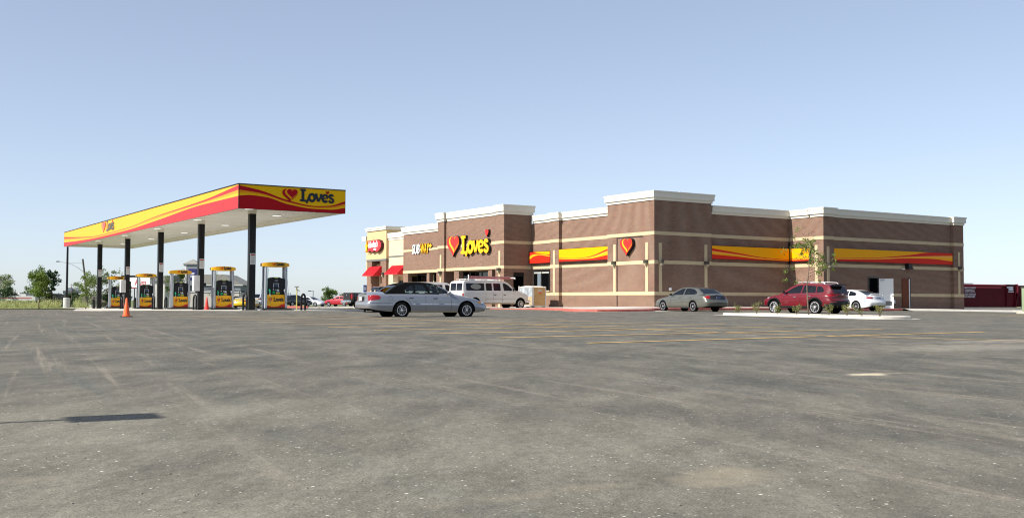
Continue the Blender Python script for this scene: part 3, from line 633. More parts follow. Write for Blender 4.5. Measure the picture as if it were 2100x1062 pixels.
# red awnings
def awning(y0, y1, xw, z0, z1, proj=.9):
    bm = bmesh.new(); prism(bm, [(0, z0), (0, z1), (-.06, z1), (-proj, z0 + .06), (-proj, z0)], ((xw, 0, 0), (1, 0, 0), (0, 0, 1), (0, 1, 0)), y0, y1)
    n = int((y1 - y0) / .28); L = math.hypot(proj - .06, z1 - z0 - .06)
    for i in range(n + 1):
        y = y0 + .02 + (y1 - y0 - .06) * i / n
        prism(bm, [(-.06, z1), (-.08, z1 + .035), (-proj - .02, z0 + .09), (-proj, z0 + .06)], ((xw, 0, 0), (1, 0, 0), (0, 0, 1), (0, 1, 0)), y, y + .03)
    o = link_mesh('awning', fix(bm), AWN, store); o['label'] = 'red ribbed metal awning'
awning(91.85, 94.35, 44.5, 3.0, 3.92); awning(87.28, 90.0, 44.75, 3.06, 3.92)
awx = B('awning', AWN, store, (44.9, 45.9, 95.3, 95.9, 3.0, 3.8))

# ------------------------------------------------------------------ signs on the store
XF = lambda x, y, z: ((x, y, z), (0, -1, 0), (0, 0, 1), (-1, 0, 0))     # faces -X, reads left to right towards -Y
YF = lambda x, y, z: ((x, y, z), (1, 0, 0), (0, 0, 1), (0, -1, 0))      # faces -Y
def sway(t1, t2, t3): return ([(i[0], i[1]) for i in t1], [(i[0], i[1]) for i in t2], [(i[0], i[1]) for i in t3])
def wsign(nm, lab): return thing(nm, lab, 'sign', (0, 0, 0), 0, 'striped signs and panels on the store')
M3 = (PRED, PORA, PYEL)
s_ = wsign('wave_panel', 'short lit wave panel, red at left, over the window beside the centre tower')
swoosh('panel_face', s_, XF(46.45, 68.98, 3.58), 2.84, .87, .28, sway([(0, .30), (.25, .62), (.5, .70), (1, .52)], [(0, .62), (.25, .80), (.6, .76), (1, .62)], [(0, 1), (.2, 1), (.4, .88), (1, .70)]), M3)
s_ = wsign('wave_panel', 'long lit wave panel, mostly yellow, on the sunlit front wall left of the corner tower')
swoosh('panel_face', s_, XF(46.45, 64.93, 3.6), 5.95, .92, .28, sway([(0, .22), (.3, .14), (.6, .12), (1, .34)], [(0, .30), (.35, .19), (.6, .22), (1, .66)], [(0, .33), (.35, .215), (.6, .27), (1, .80)]), M3)
s_ = wsign('wave_panel', 'shaded wave panel on the recessed wall right of the corner tower')
swoosh('panel_face', s_, YF(51.25, 54.08, 3.6), 7.65, .91, .28, sway([(0, .34), (.3, .24), (.6, .10), (1, .02)], [(0, .60), (.35, .38), (.65, .18), (1, .07)], [(0, .80), (.35, .50), (.65, .24), (1, .12)]), M3)
s_ = wsign('wave_panel', 'short sunlit yellow panel behind the young tree')
swoosh('panel_face', s_, XF(59.2, 53.82, 3.6), 1.85, .91, .2, sway([(0, .10), (1, .10)], [(0, .17), (1, .16)], [(0, .22), (1, .2)]), M3)
s_ = wsign('wave_panel', 'longest wave panel, on the shaded wall above the service doors, red at its right end')
swoosh('panel_face', s_, YF(60.32, 51.07, 3.58), 13.85, .91, .16, sway([(0, .13), (.35, .24), (.6, .42), (.8, .46), (1, .30)], [(0, .24), (.3, .32), (.6, .55), (.8, .68), (1, .78)], [(0, .27), (.3, .36), (.6, .68), (.82, 1), (1, 1)]), M3)
s_ = thing('brand_sign', "big sunlit sign with striped heart and yellow word Love's on centre block", 'sign')
heart_logo(s_, XF(44.05, 76.93, 4.33), 2.0, 1.72, .02, .2, RED, YEL, BLACKM)
bm = bmesh.new(); brand_word(bm, XF(44.05, 75.6, 4.52), .04, .2, 1.0); link_mesh('letter_can', fix(bm), BLACKM, s_)
bm = bmesh.new(); brand_word(bm, XF(44.05, 75.6, 4.52), .2, .24, .98); link_mesh('lettering', fix(bm), mat('letter_yellow', (.82, .42, .01), .45), s_)
bm = bmesh.new(); prism(bm, heart_poly(.55, .62), XF(44.05, 71.55, 5.72), .02, .2); link_mesh('small_heart_can', fix(bm), BLACKM, s_)
bm = bmesh.new(); prism(bm, heart_poly(.52, .58), XF(44.05, 71.55, 5.74), .2, .22); link_mesh('small_heart', fix(bm), RED, s_)
s_ = thing('heart_sign', 'striped red heart sign alone on the sunlit face of the corner tower', 'sign')
heart_logo(s_, XF(46.03, 56.42, 3.76), 1.32, 1.18, .0, .26, RED, YEL, BLACKM)
s_ = thing('sandwich_shop_sign', 'white and yellow channel letters reading SUBWAY on the brick', 'sign')
fS = ((44.45, 85.3, 4.86), (0, -1, 0), (0, 0, 1), (-1, 0, 0))
text_obj('letter_can', 'SUB', 1.2, BLACKM, s_, fS, .10, .018, .2, xs=.68); text_obj('lettering', 'SUB', 1.2, WHITEP, s_, fS, .02, .018, .2, xs=.68, d0=.102)
fS = ((44.45, 83.72, 4.86), (0, -1, 0), (0, 0, 1), (-1, 0, 0))
text_obj('letter_can', 'WAY', 1.2, BLACKM, s_, fS, .10, .018, .2, xs=.56); text_obj('lettering', 'WAY', 1.2, YEL, s_, fS, .02, .018, .2, xs=.56, d0=.102)
for zz, (m_, d0, d1) in enumerate(((BLACKM, 0, .10), (YEL, .102, .122))):
    bm = bmesh.new(); prism(bm, [(0, .44), (.3, .44), (.3, .3), (.62, .52), (.3, .76), (.3, .62), (-.05, .6)], ((44.45, 82.2, 4.94), (0, -1, 0), (0, 0, 1), (-1, 0, 0)), d0, d1); link_mesh('arrow', fix(bm), m_, s_)
s_ = thing('burger_shop_sign', "red wavy sign reading Hardee's in white script with a yellow star", 'sign')
blob = [(-1.45, .42), (-1.2, .58), (-.7, .5), (-.3, .6), (.1, .52), (.6, .62), (1.25, .5), (1.6, .2), (1.62, -.1), (1.2, -.45), (.6, -.62), (.1, -.45), (-.4, -.6), (-.9, -.42), (-1.4, -.55), (-1.3, 0)]
fH = ((44.5, 93.0, 5.9), (0, -1, 0), (0, 0, 1), (-1, 0, 0))
bm = bmesh.new(); prism(bm, blob, fH, 0, .3); link_mesh('sign_can', fix(bm), mat('sign_side_dark', (.06, .012, .014), .5), s_)
bm = bmesh.new(); prism(bm, [(x * .97, y * .95) for x, y in blob], fH, .3, .32); link_mesh('sign_face', fix(bm), mat('burger_red', (.52, .03, .04), .4), s_)
text_obj('lettering', "Hardee's", .88, WHITEP, s_, ((44.5, 94.25, 5.76), (0, -1, .02), (0, 0, 1), (-1, 0, 0)), .02, .02, .35, xs=.66, d0=.322)
bm = bmesh.new(); prism(bm, [(-.1, -.3), (.25, -.22), (.6, -.3), (.45, -.42), (.1, -.42)], fH, .322, .34); link_mesh('smile_stroke', fix(bm), WHITEP, s_)
bm = bmesh.new(); prism(bm, [(.62 * (1 if i % 2 == 0 else .42) * math.cos(R(90 + 36 * i)) * .62 - 1.62, .62 * (1 if i % 2 == 0 else .42) * math.sin(R(90 + 36 * i)) - .05) for i in range(10)], fH, .1, .36); link_mesh('star', fix(bm), YEL, s_)

# ================================================================== CANOPY
CX0, CX1, CY0, CY1, CZ0, CZ1 = 17.18, 22.96, 51.9, 98.8, 5.25, 6.45
can = thing('fuel_canopy', 'long flat fuel canopy with yellow and red striped fascia on black columns', 'canopy')
t_ = .12
longtab = sway([(0, .52), (.12, .53), (.34, .30), (.51, .15), (.7, .12), (.88, .20), (1, .31)], [(0, .78), (.12, .64), (.34, .49), (.51, .25), (.7, .20), (.88, .40), (1, .57)], [(0, .98), (.12, .73), (.34, .53), (.51, .28), (.7, .23), (.88, .47), (1, .70)])
longtab = tuple([(1 - s, z) for s, z in reversed(tb)] for tb in longtab)
shorttab = sway([(0, .53), (.1, .58), (.25, .53), (.45, .28), (.7, .14), (.85, .14), (1, .25)], [(0, .78), (.2, .68), (.45, .38), (.7, .22), (.85, .26), (1, .43)], [(0, .97), (.2, .80), (.45, .45), (.7, .265), (.85, .31), (1, .55)])
MF = (FRED, FORA, FYEL)
swoosh('fascia', can, XF(CX0, CY1, CZ0), CY1 - CY0, CZ1 - CZ0, .0, longtab, MF, N=120, depth=.03, e=.014)
swoosh('fascia', can, YF(CX0, CY0, CZ0), CX1 - CX0, CZ1 - CZ0, .0, shorttab, (mat('fascia_red_shaded', (.42, .006, .012), .5, spec=.1), mat('fascia_orange_shaded', (.78, .28, .01), .5, spec=.1), mat('fascia_yellow_shaded', (.85, .48, .003), .5, spec=.1)), N=80, depth=.03, e=.014)  # the end's shade is worked into this copy of the fascia colours
B('fascia_backing', mat('fascia_back_white', (.7, .68, .6), .5), can, (CX0 + .032, CX0 + t_, CY0 + .032, CY1 - t_, CZ0, CZ1), (CX0 + t_, CX1 - t_, CY0 + .032, CY0 + t_, CZ0, CZ1))
B('fascia', mat('fascia_back_white', (.7, .68, .6), .5), can, (CX1 - t_, CX1, CY0 + t_, CY1, CZ0, CZ1), (CX0 + t_, CX1 - t_, CY1 - t_, CY1, CZ0, CZ1))
B('roof_deck', GREYM, can, (CX0 + t_, CX1 - t_, CY0 + t_, CY1 - t_, 5.75, 5.85))
sof = B('soffit', mat('soffit_white', (.80, .79, .72), .45), can, (CX0 + t_, CX1 - t_, CY0 + t_, CY1 - t_, 5.49, 5.53))
B('soffit_rim', mat('soffit_rim_cream', (.74, .72, .62), .5), can, (CX0 + t_ + .002, CX0 + .34, CY0 + t_, CY1 - t_, 5.35, 5.485), (CX1 - .34, CX1 - t_ - .002, CY0 + t_, CY1 - t_, 5.35, 5.485), (CX0 + .36, CX1 - .36, CY0 + t_, CY0 + .34, 5.35, 5.485))
seam = mat('soffit_seam', (.60, .59, .52), .6)
for y in frange(CY0 + 1.2, CY1 - 1, 3.0): B('soffit_seam', seam, can, (CX0 + .34, CX1 - .34, y, y + .02, 5.484, 5.492))
LAMPG = mat('canopy_lamp_lens', (.9, .9, .88), .3, emit=((1, .98, .92), 0.5))
for i in range(5):
    for x in (18.6, 21.4):
        y = 55.4 + 9.35 * i + (2.5 if x > 20 else -1.0)
        lp = B('canopy_light', WHITEM, can, (x - .24, x + .24, y - .24, y + .24, 5.455, 5.489)); B('lens', LAMPG, lp, (x - .2, x + .2, y - .2, y + .2, 5.44, 5.454))
B('edge_cap', BLACKM, can, (CX0 - .03, CX0 + .1, CY0 - .03, CY1 + .03, CZ1 + .021, CZ1 + .06), (CX0 + .1, CX1 + .03, CY0 - .03, CY0 + .1, CZ1 + .021, CZ1 + .06))
CYS = [55.35, 64.6, 74.0, 83.6, 93.4]
for cy in CYS:
    z = gz(19.05, cy)
    c_ = B('column', BLACKM, can, 18.90, 19.25, cy - .17, cy + .17, z - .1, 5.28, bev=.02)
    B('column_cap', mat('soffit_rim_cream', (.74, .72, .62), .5), c_, (18.89, 19.26, cy - .18, cy + .18, 5.28, 5.488))
    B('base_plate', BLACKM, c_, 18.8, 19.34, cy - .27, cy + .27, z, z + .05)
    nt_ = B('notice', mat('notice_white', (.62, .62, .60), .5), c_, (18.95, 19.22, cy - .185, cy - .174, 2.55, 3.15))
    B('notice_heading', mat('notice_red', (.35, .03, .03), .5), nt_, (18.97, 19.20, cy - .188, cy - .1855, 3.04, 3.11)); B('notice_text', mat('notice_grey', (.35, .35, .35), .5), nt_, *[(18.99, 19.18, cy - .188, cy - .1855, z_, z_ + .02) for z_ in frange(2.62, 2.98, .06)])
cs = thing('brand_sign', "shaded striped heart and dark word Love's on the short end of the canopy", 'sign')
heart_logo(cs, YF(19.87, CY0, 5.70), .82, .68, .004, .03, mat('fascia_red_shaded', (.5, .018, .022), .35), mat('fascia_yellow_shaded', (.8, .52, .01), .35), None, mat('fascia_orange_shaded', (.78, .3, .02), .35))
bm = bmesh.new(); brand_word(bm, YF(20.42, CY0, 5.78), .008, .02, .425); link_mesh('lettering', fix(bm), NAVY, cs)
bm = bmesh.new(); prism(bm, heart_poly(.2, .18), YF(21.95, CY0, 6.2), .008, .02); link_mesh('small_heart', fix(bm), mat('fascia_red_shaded', (.5, .018, .022), .35), cs)
cs = thing('brand_sign', "small glare-paled striped heart and grey word Love's on the long sunlit canopy fascia", 'sign')
heart_logo(cs, XF(CX0, 82.9, 5.66), 1.35, .78, .004, .03, mat('glare_red', (.62, .10, .10), .4), FYEL, None, FORA)  # logo colours paled to carry the sun glare on this side
bm = bmesh.new(); brand_word(bm, ((CX0, 82.0, 5.72), (0, -1.15, 0), (0, 0, 1), (-1, 0, 0)), .008, .02, .5); link_mesh('lettering', fix(bm), mat('letters_grey', (.10, .095, .085), .5), cs)
bm = bmesh.new(); prism(bm, heart_poly(.3, .2), XF(CX0, 80.05, 6.22), .008, .02); link_mesh('small_heart', fix(bm), FRED, cs)

# ================================================================== FUEL PUMPS
BODYW = mat('pump_silver', (.46, .48, .52), .35, metal=.3)
GRN = mat('pump_green', (.02, .28, .11), .4)
def pump():
    t = thing('fuel_pump', '', 'fuel pump', (0, 0, 0), 0, 'fuel pumps in a row under the canopy')
    bm = bmesh.new(); prism(bm, [(-1.45, -.1), (-1.38, -.35), (-1.2, -.5), (1.2, -.5), (1.38, -.35), (1.45, -.1), (1.45, .1), (1.38, .35), (1.2, .5), (-1.2, .5), (-1.38, .35), (-1.45, .1)], ((0, 0, 0), (.62, 0, 0), (0, 1, 0), (0, 0, 1)), .0, .16); link_mesh('plinth', fix(bm), mat('plinth_dark', (.05, .05, .05), .7), t)
    B('plinth_end', mat('plinth_steel', (.30, .30, .31), .5), t, -.98, -.80, -.45, .45, 0, .1, bev=.03); B('plinth_end', mat('plinth_steel', (.30, .30, .31), .5), t, .80, .98, -.45, .45, 0, .1, bev=.03)
    B('cabinet', BLACKP, t, -.60, .58, -.26, .26, .95, 1.76, bev=.03)
    bm = bmesh.new(); prism(bm, [(-.55, 1.755), (-.35, 1.79), (-.2, 1.83), (.2, 1.83), (.35, 1.79), (.55, 1.755)], ((0, -.26, 0), (1, 0, 0), (0, 0, 1), (0, 1, 0)), 0, .52); link_mesh('cabinet_crown', fix(bm), BLACKP, t)
    B('crown_light', mat('crown_lime', (.45, .5, .12), .4), t, -.12, .12, -.275, -.262, 1.79, 1.825)
    B('skirt', YEL, t, (-.60, .58, -.25, .25, .20, .945)); B('skirt_base', BLACKP, t, (-.6, .58, -.24, .24, .12, .198))
    bm = bmesh.new(); fr = ((-.6, -.253, .21), (1, 0, 0), (0, 0, 1), (0, -1, 0))
    xs = [i / 24 for i in range(25)]; tp = [(x * 1.18, .74 * interp([(0, .19), (.35, .06), (.6, .10), (.85, .26), (1, .30)], x)) for x in xs]
    prism(bm, [(0, 0), (1.18, 0)] + tp[::-1], fr, 0, .006); link_mesh('skirt_wave', fix(bm), RED, t)
    bm = bmesh.new(); tp2 = [(x * 1.18, .74 * interp([(0, .14), (.35, .02), (.6, .03), (.85, .14), (1, .12)], x)) for x in xs]
    prism(bm, [(0, 0), (1.18, 0)] + tp2[::-1], fr, .007, .011); link_mesh('skirt_wave', fix(bm), mat('deep_red', (.42, .015, .015), .35), t)
    heart_logo(t, ((-.37, -.25, .54), (1, 0, 0), (0, 0, 1), (0, -1, 0)), .24, .22, .008, .006, RED, YEL)
    bm = bmesh.new(); brand_word(bm, ((-.18, -.25, .57), (1, 0, 0), (0, 0, 1), (0, -1, 0)), .008, .014, .15); link_mesh('skirt_lettering', fix(bm), NAVY, t)
    bm = bmesh.new(); prism(bm, heart_poly(.07, .06), ((.355, -.25, .745), (1, 0, 0), (0, 0, 1), (0, -1, 0)), .008, .014); link_mesh('apostrophe_heart', fix(bm), RED, t)
    for sx in (-1, 1):
        B('side_pillar', BODYW, t, sx * .64 - (.06 if sx > 0 else .16), sx * .64 + (.16 if sx > 0 else .06), -.27, -.15, .16, 2.30, bev=.02); B('side_pillar', BODYW, t, sx * .64 - (.06 if sx > 0 else .16), sx * .64 + (.16 if sx > 0 else .06), .13, .25, .16, 2.30, bev=.02)
        B('pillar_infill', mat('infill_grey', (.25, .27, .30), .4), t, (sx * .67 - .03, sx * .67 + .03, -.15, .13, .16, 2.28))
    # topper: bowed hood
    bm = bmesh.new(); n = 14; pr = []
    for i in range(n + 1):
        x = -.98 + 1.96 * i / n; k = 1 - (abs(x) / .98) ** 2.2; pr.append((x, 2.30 - .04 * k, 2.44 + .075 * k, .24 + .10 * k))
    rows = [[bm.verts.new(p) for p in ((x, -y, zb), (x, -y * .96, zt), (x, y * .96, zt), (x, y, zb))] for x, zb, zt, y in pr]
    for a, b in zip(rows, rows[1:]):
        for k in range(4): bm.faces.new((a[k], a[(k + 1) % 4], b[(k + 1) % 4], b[k]))
    bm.faces.new(rows[0]); bm.faces.new(rows[-1][::-1]); tp_ = link_mesh('topper', fix(bm), mat('topper_yellow', (.84, .44, .012), .35), t, True, 35)
    heart_logo(tp_, ((-.2, -.352, 2.32), (1, 0, 0), (0, 0, 1), (0, -1, 0)), .2, .14, .0, .006, RED, YEL)
    bm = bmesh.new(); brand_word(bm, ((-.05, -.352, 2.325), (1, 0, 0), (0, 0, 1), (0, -1, 0)), .0, .008, .118); link_mesh('topper_lettering', fix(bm), NAVY, tp_)
    # screen, keypad, grade buttons
    B('display', mat('screen_blue', (.03, .05, .09), .15), t, (-.16, .12, -.272, -.262, 1.34, 1.5)); B('display_frame', LGREY, t, (-.2, -.175, -.275, -.262, 1.3, 1.5), (.135, .16, -.275, -.262, 1.3, 1.5), (-.2, .16, -.275, -.262, 1.51, 1.53))
    B('price_panel', mat('price_grey', (.16, .17, .20), .4), t, (-.10, .10, -.27, -.262, 1.63, 1.71)); B('keypad', LGREY, t, (-.22, -.15, -.27, -.262, 1.19, 1.24), (-.05, .0, -.27, -.262, 1.17, 1.22), (.04, .18, -.27, -.262, 1.13, 1.22))
    B('grade_button', GRN, t, (-.24, -.08, -.272, -.262, .99, 1.13)); B('grade_button', mat('yellow_label', (.62, .55, .05), .4), t, (-.02, .22, -.272, -.262, .99, 1.05)); B('grade_button', mat('price_grey', (.16, .17, .20), .4), t, (-.02, .22, -.272, -.262, 1.07, 1.12))
    # nozzles with hoses
    def nozz(x, m_, side):
        bm = bmesh.new(); tube(bm, [(x, -.34, 1.22), (x + .02, -.36, 1.15), (x + .03, -.34, 1.02)], [.045, .055, .04], 8); nz = link_mesh('nozzle', bm, m_, t, True)
        T('spout', mat('spout_silver', (.7, .72, .72), .3), nz, [(x + .03, -.34, 1.03), (x + .06, -.31, .92), (x + .09, -.30, .86)], .02, 6)
    nozz(-.47, mat('nozzle_green', (.04, .42, .20), .4), -1); nozz(.50, mat('nozzle_grey', (.25, .27, .3), .4), 1)
    hm = mat('hose_green', (.06, .14, .09), .5); hk = mat('hose_black', (.03, .03, .035), .5)
    T('hose', hm, t, [(-.55, -.32, 2.2), (-.60, -.36, 1.7), (-.66, -.38, 1.1), (-.64, -.38, .6), (-.52, -.36, .42), (-.38, -.34, .5), (-.36, -.33, .8), (-.42, -.33, 1.02)], .014, 6)
    T('hose', hk, t, [(.66, -.32, 2.2), (.72, -.36, 1.7), (.85, -.38, 1.0), (.78, -.38, .55), (.62, -.36, .42), (.54, -.34, .6), (.52, -.33, 1.0)], .014, 6)
    T('hose', hk, t, [(-.72, .1, 2.2), (-.80, .1, 1.7), (-.9, .1, 1.1), (-.88, .1, .8)], .014, 6)
    return t
PLAB = ['fuel pump nearest the camera, just right of the last column', 'fuel pump with a parked yellow car just behind it', 'fuel pump standing in front of the grey roofed hotel', 'fuel pump in front of the white roadside sign', 'farthest fuel pump, partly hidden by a column and grey box']
_unused = ['nearest fuel pump, in front of the bent bollard and parked cars, right of the last column', 'fuel pump with parked yellow car just behind it', 'fuel pump standing in front of the grey roofed hotel', 'fuel pump in front of the white roadside sign, right of the traffic cone', 'farthest fuel pump, partly hidden by a black column and grey box']
PX = [20.34, 20.38, 20.46, 20.47, 20.5]; PY = [55.24, 64.39, 74.12, 83.55, 93.42]
p0 = pump(); PM = []
def pl(tab, v):
    for (a, b), (c, d) in zip(tab, tab[1:]):
        if v <= c: return b + (d - b) * (v - a) / (c - a)
    return tab[-1][1] + v - tab[-1][0]
ZT = [(-1, -1), (0, 0), (.16, .10), (.20, .14), (.945, .84), (1.76, 1.70), (2.28, 2.36), (2.52, 2.61)]; XT = [(0, 0), (.6, .52), (.62, .535), (.86, .655), (.98, .735), (3, 2.8)]
def reshape(o):
    for ch in o.children:
        if ch.name.startswith('plinth'): XX = [(0, 0), (3, 3)]
        else: XX = XT
        for v in ch.data.vertices: v.co.z = pl(ZT, v.co.z); v.co.x = math.copysign(pl(XX, abs(v.co.x)), v.co.x)
        reshape(ch)
reshape(p0)
for i in range(5):
    q = p0 if i == 0 else copytree(p0)
    q.location = (PX[i], PY[i], gz(PX[i], PY[i]) + .02); q['label'] = PLAB[i]; q.scale = (1, 1, (1, 1.02, 1.04, 1.04, 1.04)[i]); PM.append(q)
# hoop bollards
def hoop():
    bm = bmesh.new(); pts = [(-.28, 0, 0), (-.28, 0, .62)] + [(-.28 * math.cos(R(a)), 0, .62 + .28 * math.sin(R(a))) for a in range(15, 180, 15)] + [(.28, 0, .62), (.28, 0, 0)]
    tube(bm, pts, .06, 10); return link_mesh('hoop_bollard', bm, BLACKM, None, True, 60)
h0 = hoop(); first = True
HL = []
for i, y in enumerate(PY):
    HL += [(18.62 if i else 18.62, y - .55 + .3, 1.2, i, 'left'), (22.0, y, 1.0, i, 'right')]
HLAB = {(0, 'left'): 'black hoop bollard in front of the nearest column', (0, 'right'): 'black hoop bollard right of the nearest pump, beside a yellow post', (1, 'left'): 'black hoop bollard left of the pump with the yellow car', (1, 'right'): 'black hoop bollard between the second and nearest pumps', (2, 'left'): 'black hoop bollard left of the middle pump', (2, 'right'): 'black hoop bollard right of the middle pump, under the grey box', (3, 'left'): 'black hoop bollard left of the fourth pump from the right', (3, 'right'): 'black hoop bollard right of the fourth pump from the right', (4, 'left'): 'black hoop bollard left of the farthest column', (4, 'right'): 'black hoop bollard right of the farthest pump, behind the traffic cone'}
for (x, y, a, i, sd_) in HL:
    o = h0 if first else h0.copy()
    if not first: COL.objects.link(o)
    first = False; o.location = (x, y, gz(x, y)); o.rotation_euler = (0, 0, R(90))
    tag(o, HLAB[(i, sd_)], 'bollard', 'black hoop bollards guarding the pumps')
# grey equipment boxes hung on two columns
def ebox(cy, lab):
    t = thing('equipment_box', lab, 'utility box', (18.7, cy - .42, 0), 0, 'grey boxes on the canopy columns')
    B('housing', mat('box_grey', (.60, .60, .60), .45), t, -.20, .17, -.15, .17, 1.18, 2.12, bev=.02); B('side_grille', WHITEM, t, (-.215, -.202, -.1, .12, 1.24, 2.06))
    B('bracket', BLACKM, t, (.0, .3, .18, .22, 1.1, 1.3)); T('cable', GREYM, t, [(.05, -.16, 1.4), (.09, -.165, 1.6), (.1, -.165, 1.8)], .008, 5)
ebox(64.6, 'pale grey box on the second column from the right'); ebox(83.6, 'pale grey box on the column behind the traffic cone')
for i, q in enumerate(CYS):
    if i in (1, 3): B('speaker', BLACKP, can, (19.275, 19.4, q - .1, q + .1, 1.5, 1.68))
# traffic cones
def cone(x, y, h, lab, m_):
    t = thing('traffic_cone', lab, 'traffic cone', (x, y, gz(x, y)), .3, 'traffic cones')
    bm = bmesh.new(); lathe(bm, [(.135 * h / .7, .03), (.125 * h / .7, .06), (.028, h - .01), (.02, h)], seg=24); link_mesh('cone_body', bm, m_, t, True, 50)
    bm = bmesh.new(); lathe(bm, [(.15 * h / .7, .028), (.15 * h / .7, .045), (.125 * h / .7, .06)], seg=24); link_mesh('cone_collar', bm, m_, t, True, 50)
    B('base', BLACKP, t, -.17 * h / .7, .17 * h / .7, -.17 * h / .7, .17 * h / .7, 0, .03, bev=.008)
cone(9.25, 40.53, .70, 'orange traffic cone on open asphalt in front of the pumps', ORANGE); cone(18.65, 61.85, .78, 'red traffic cone beside the second column from the right', mat('cone_red', (.55, .04, .03), .5))
# thin yellow post
t = thing('hose_post', 'thin yellow post with small tee top beside the right hoop bollard', 'post', (22.15, 56.6, gz(22.15, 56.6)))
T('pole', mat('yellow_post', (.42, .38, .12), .5), t, [(0, 0, 0), (0, 0, 1.3)], .035); T('tee', mat('tee_grey', (.4, .4, .36), .5), t, [(-.14, 0, 1.33), (.12, 0, 1.33)], .025); T('hook', mat('yellow_post', (.42, .38, .12), .5), t, [(0, 0, 1.15), (.12, 0, 1.12), (.14, 0, 1.05)], .025)

# ================================================================== VEHICLES
GLASS_D = glass('dark_car_glass', (.05, .055, .06), .05)
GLASS_C = glass('tinted_car_glass', (.42, .50, .46), .05)
TYRE = mat('tyre_rubber', (.006, .006, .0065), .85, spec=.1); RIMM = mat('alloy_silver', (.62, .62, .64), .28, metal=.7); RIMD = mat('rim_dark', (.03, .03, .032), .5)
UNDER = mat('underbody_black', (.008, .008, .009), .9); TAIL = mat('tail_lamp_red', (.26, .006, .010), .12, coat=.35, spec=.4); TAILD = mat('tail_lamp_dark_red', (.20, .01, .015), .12, coat=.8)
HEADL = mat('head_lamp', (.62, .65, .68), .1, coat=.8); AMBER = mat('amber_lamp', (.75, .28, .03), .2, coat=.6); CHROME = mat('chrome', (.75, .75, .76), .12, metal=1)
SEATM = mat('seat_cloth', (.10, .10, .10), .9); SEATL = mat('seat_tan', (.42, .36, .26), .8); PLATE = mat('licence_plate', (.62, .66, .70), .4); PLATEB = mat('licence_plate_blue', (.12, .22, .42), .4)
def paint(name, c, metal=.0, rough=.3): return mat('paint_' + name, c, rough, metal=metal, coat=1.0)
def inpoly(p, poly):
    x, y = p; c = False; j = len(poly) - 1
    for i in range(len(poly)):
        xi, yi = poly[i]; xj, yj = poly[j]
        if (yi > y) != (yj > y) and x < (xj - xi) * (y - yi) / (yj - yi) + xi: c = not c
        j = i
    return c
def faces_mesh(name, quads, m, parent, off=0.004, smooth_=True):
    bm = bmesh.new(); V = {}
    for q in quads:
        vs = []
        for co, no in q:
            k = (round(co.x, 4), round(co.y, 4), round(co.z, 4))
            if k not in V: V[k] = bm.verts.new(co + no * off)
            vs.append(V[k])
        try: bm.faces.new(vs)
        except ValueError: pass
    return link_mesh(name, bm, m, parent, smooth_)

def wheel(parent, x, y, r, wd, style, n=10, rimr=.64, rm=None):
    s = 1 if y > 0 else -1
    bm = bmesh.new(); w2 = wd / 2
    lathe(bm, [(r * .60, -w2), (r * .90, -w2), (r * .975, -w2 * .85), (r, -w2 * .5), (r, w2 * .5), (r * .975, w2 * .85), (r * .90, w2), (r * .60, w2)], (x, y, r), 30, 'y')
    o = link_mesh('wheel', bm, TYRE, parent, True, 35)
    R_ = r * rimr; yo = y + s * (w2 + .002)
    bm = bmesh.new()
    lathe(bm, [(R_ * .98, -.002), (R_ * .98, .001)], (x, y + s * (w2 - .03), r), 24, 'y', mi=1)
    # rim lip
    prof = [(R_ * 1.03, -.02), (R_ * 1.03, .004), (R_ * .93, .004), (R_ * .90, -.02)]
    rings = [[bm.verts.new((x + q * math.cos(2 * math.pi * k / 28), yo + s * z, r + q * math.sin(2 * math.pi * k / 28))) for k in range(28)] for q, z in prof]
    for a, b in zip(rings, rings[1:]):
        for k in range(28): bm.faces.new((a[k], a[(k + 1) % 28], b[(k + 1) % 28], b[k]))
    for k in range(n):
        a = 2 * math.pi * (k + .25) / n; c, sn = math.cos(a), math.sin(a); wi, wo = (R_ * .10, R_ * .15) if style == 'spoke' else (R_ * .14, R_ * .26)
        if style == 'split': wi, wo = R_ * .10, R_ * .10
        P4 = [(R_ * .16, -wi), (R_ * .94, -wo), (R_ * .94, wo), (R_ * .16, wi)]
        fr = ((x, yo - s * .022, r), (c, 0, sn), (-sn, 0, c), (0, s, 0)); prism(bm, P4, fr, 0, .02)
    lathe(bm, [(R_ * .24, -.022 * s), (R_ * .24, .004 * s), (R_ * .15, .012 * s)], (x, yo, r), 16, 'y')
    bm2 = fix(bm); link_mesh('rim', bm2, [rm or RIMM, RIMD], o, True, 30); return o

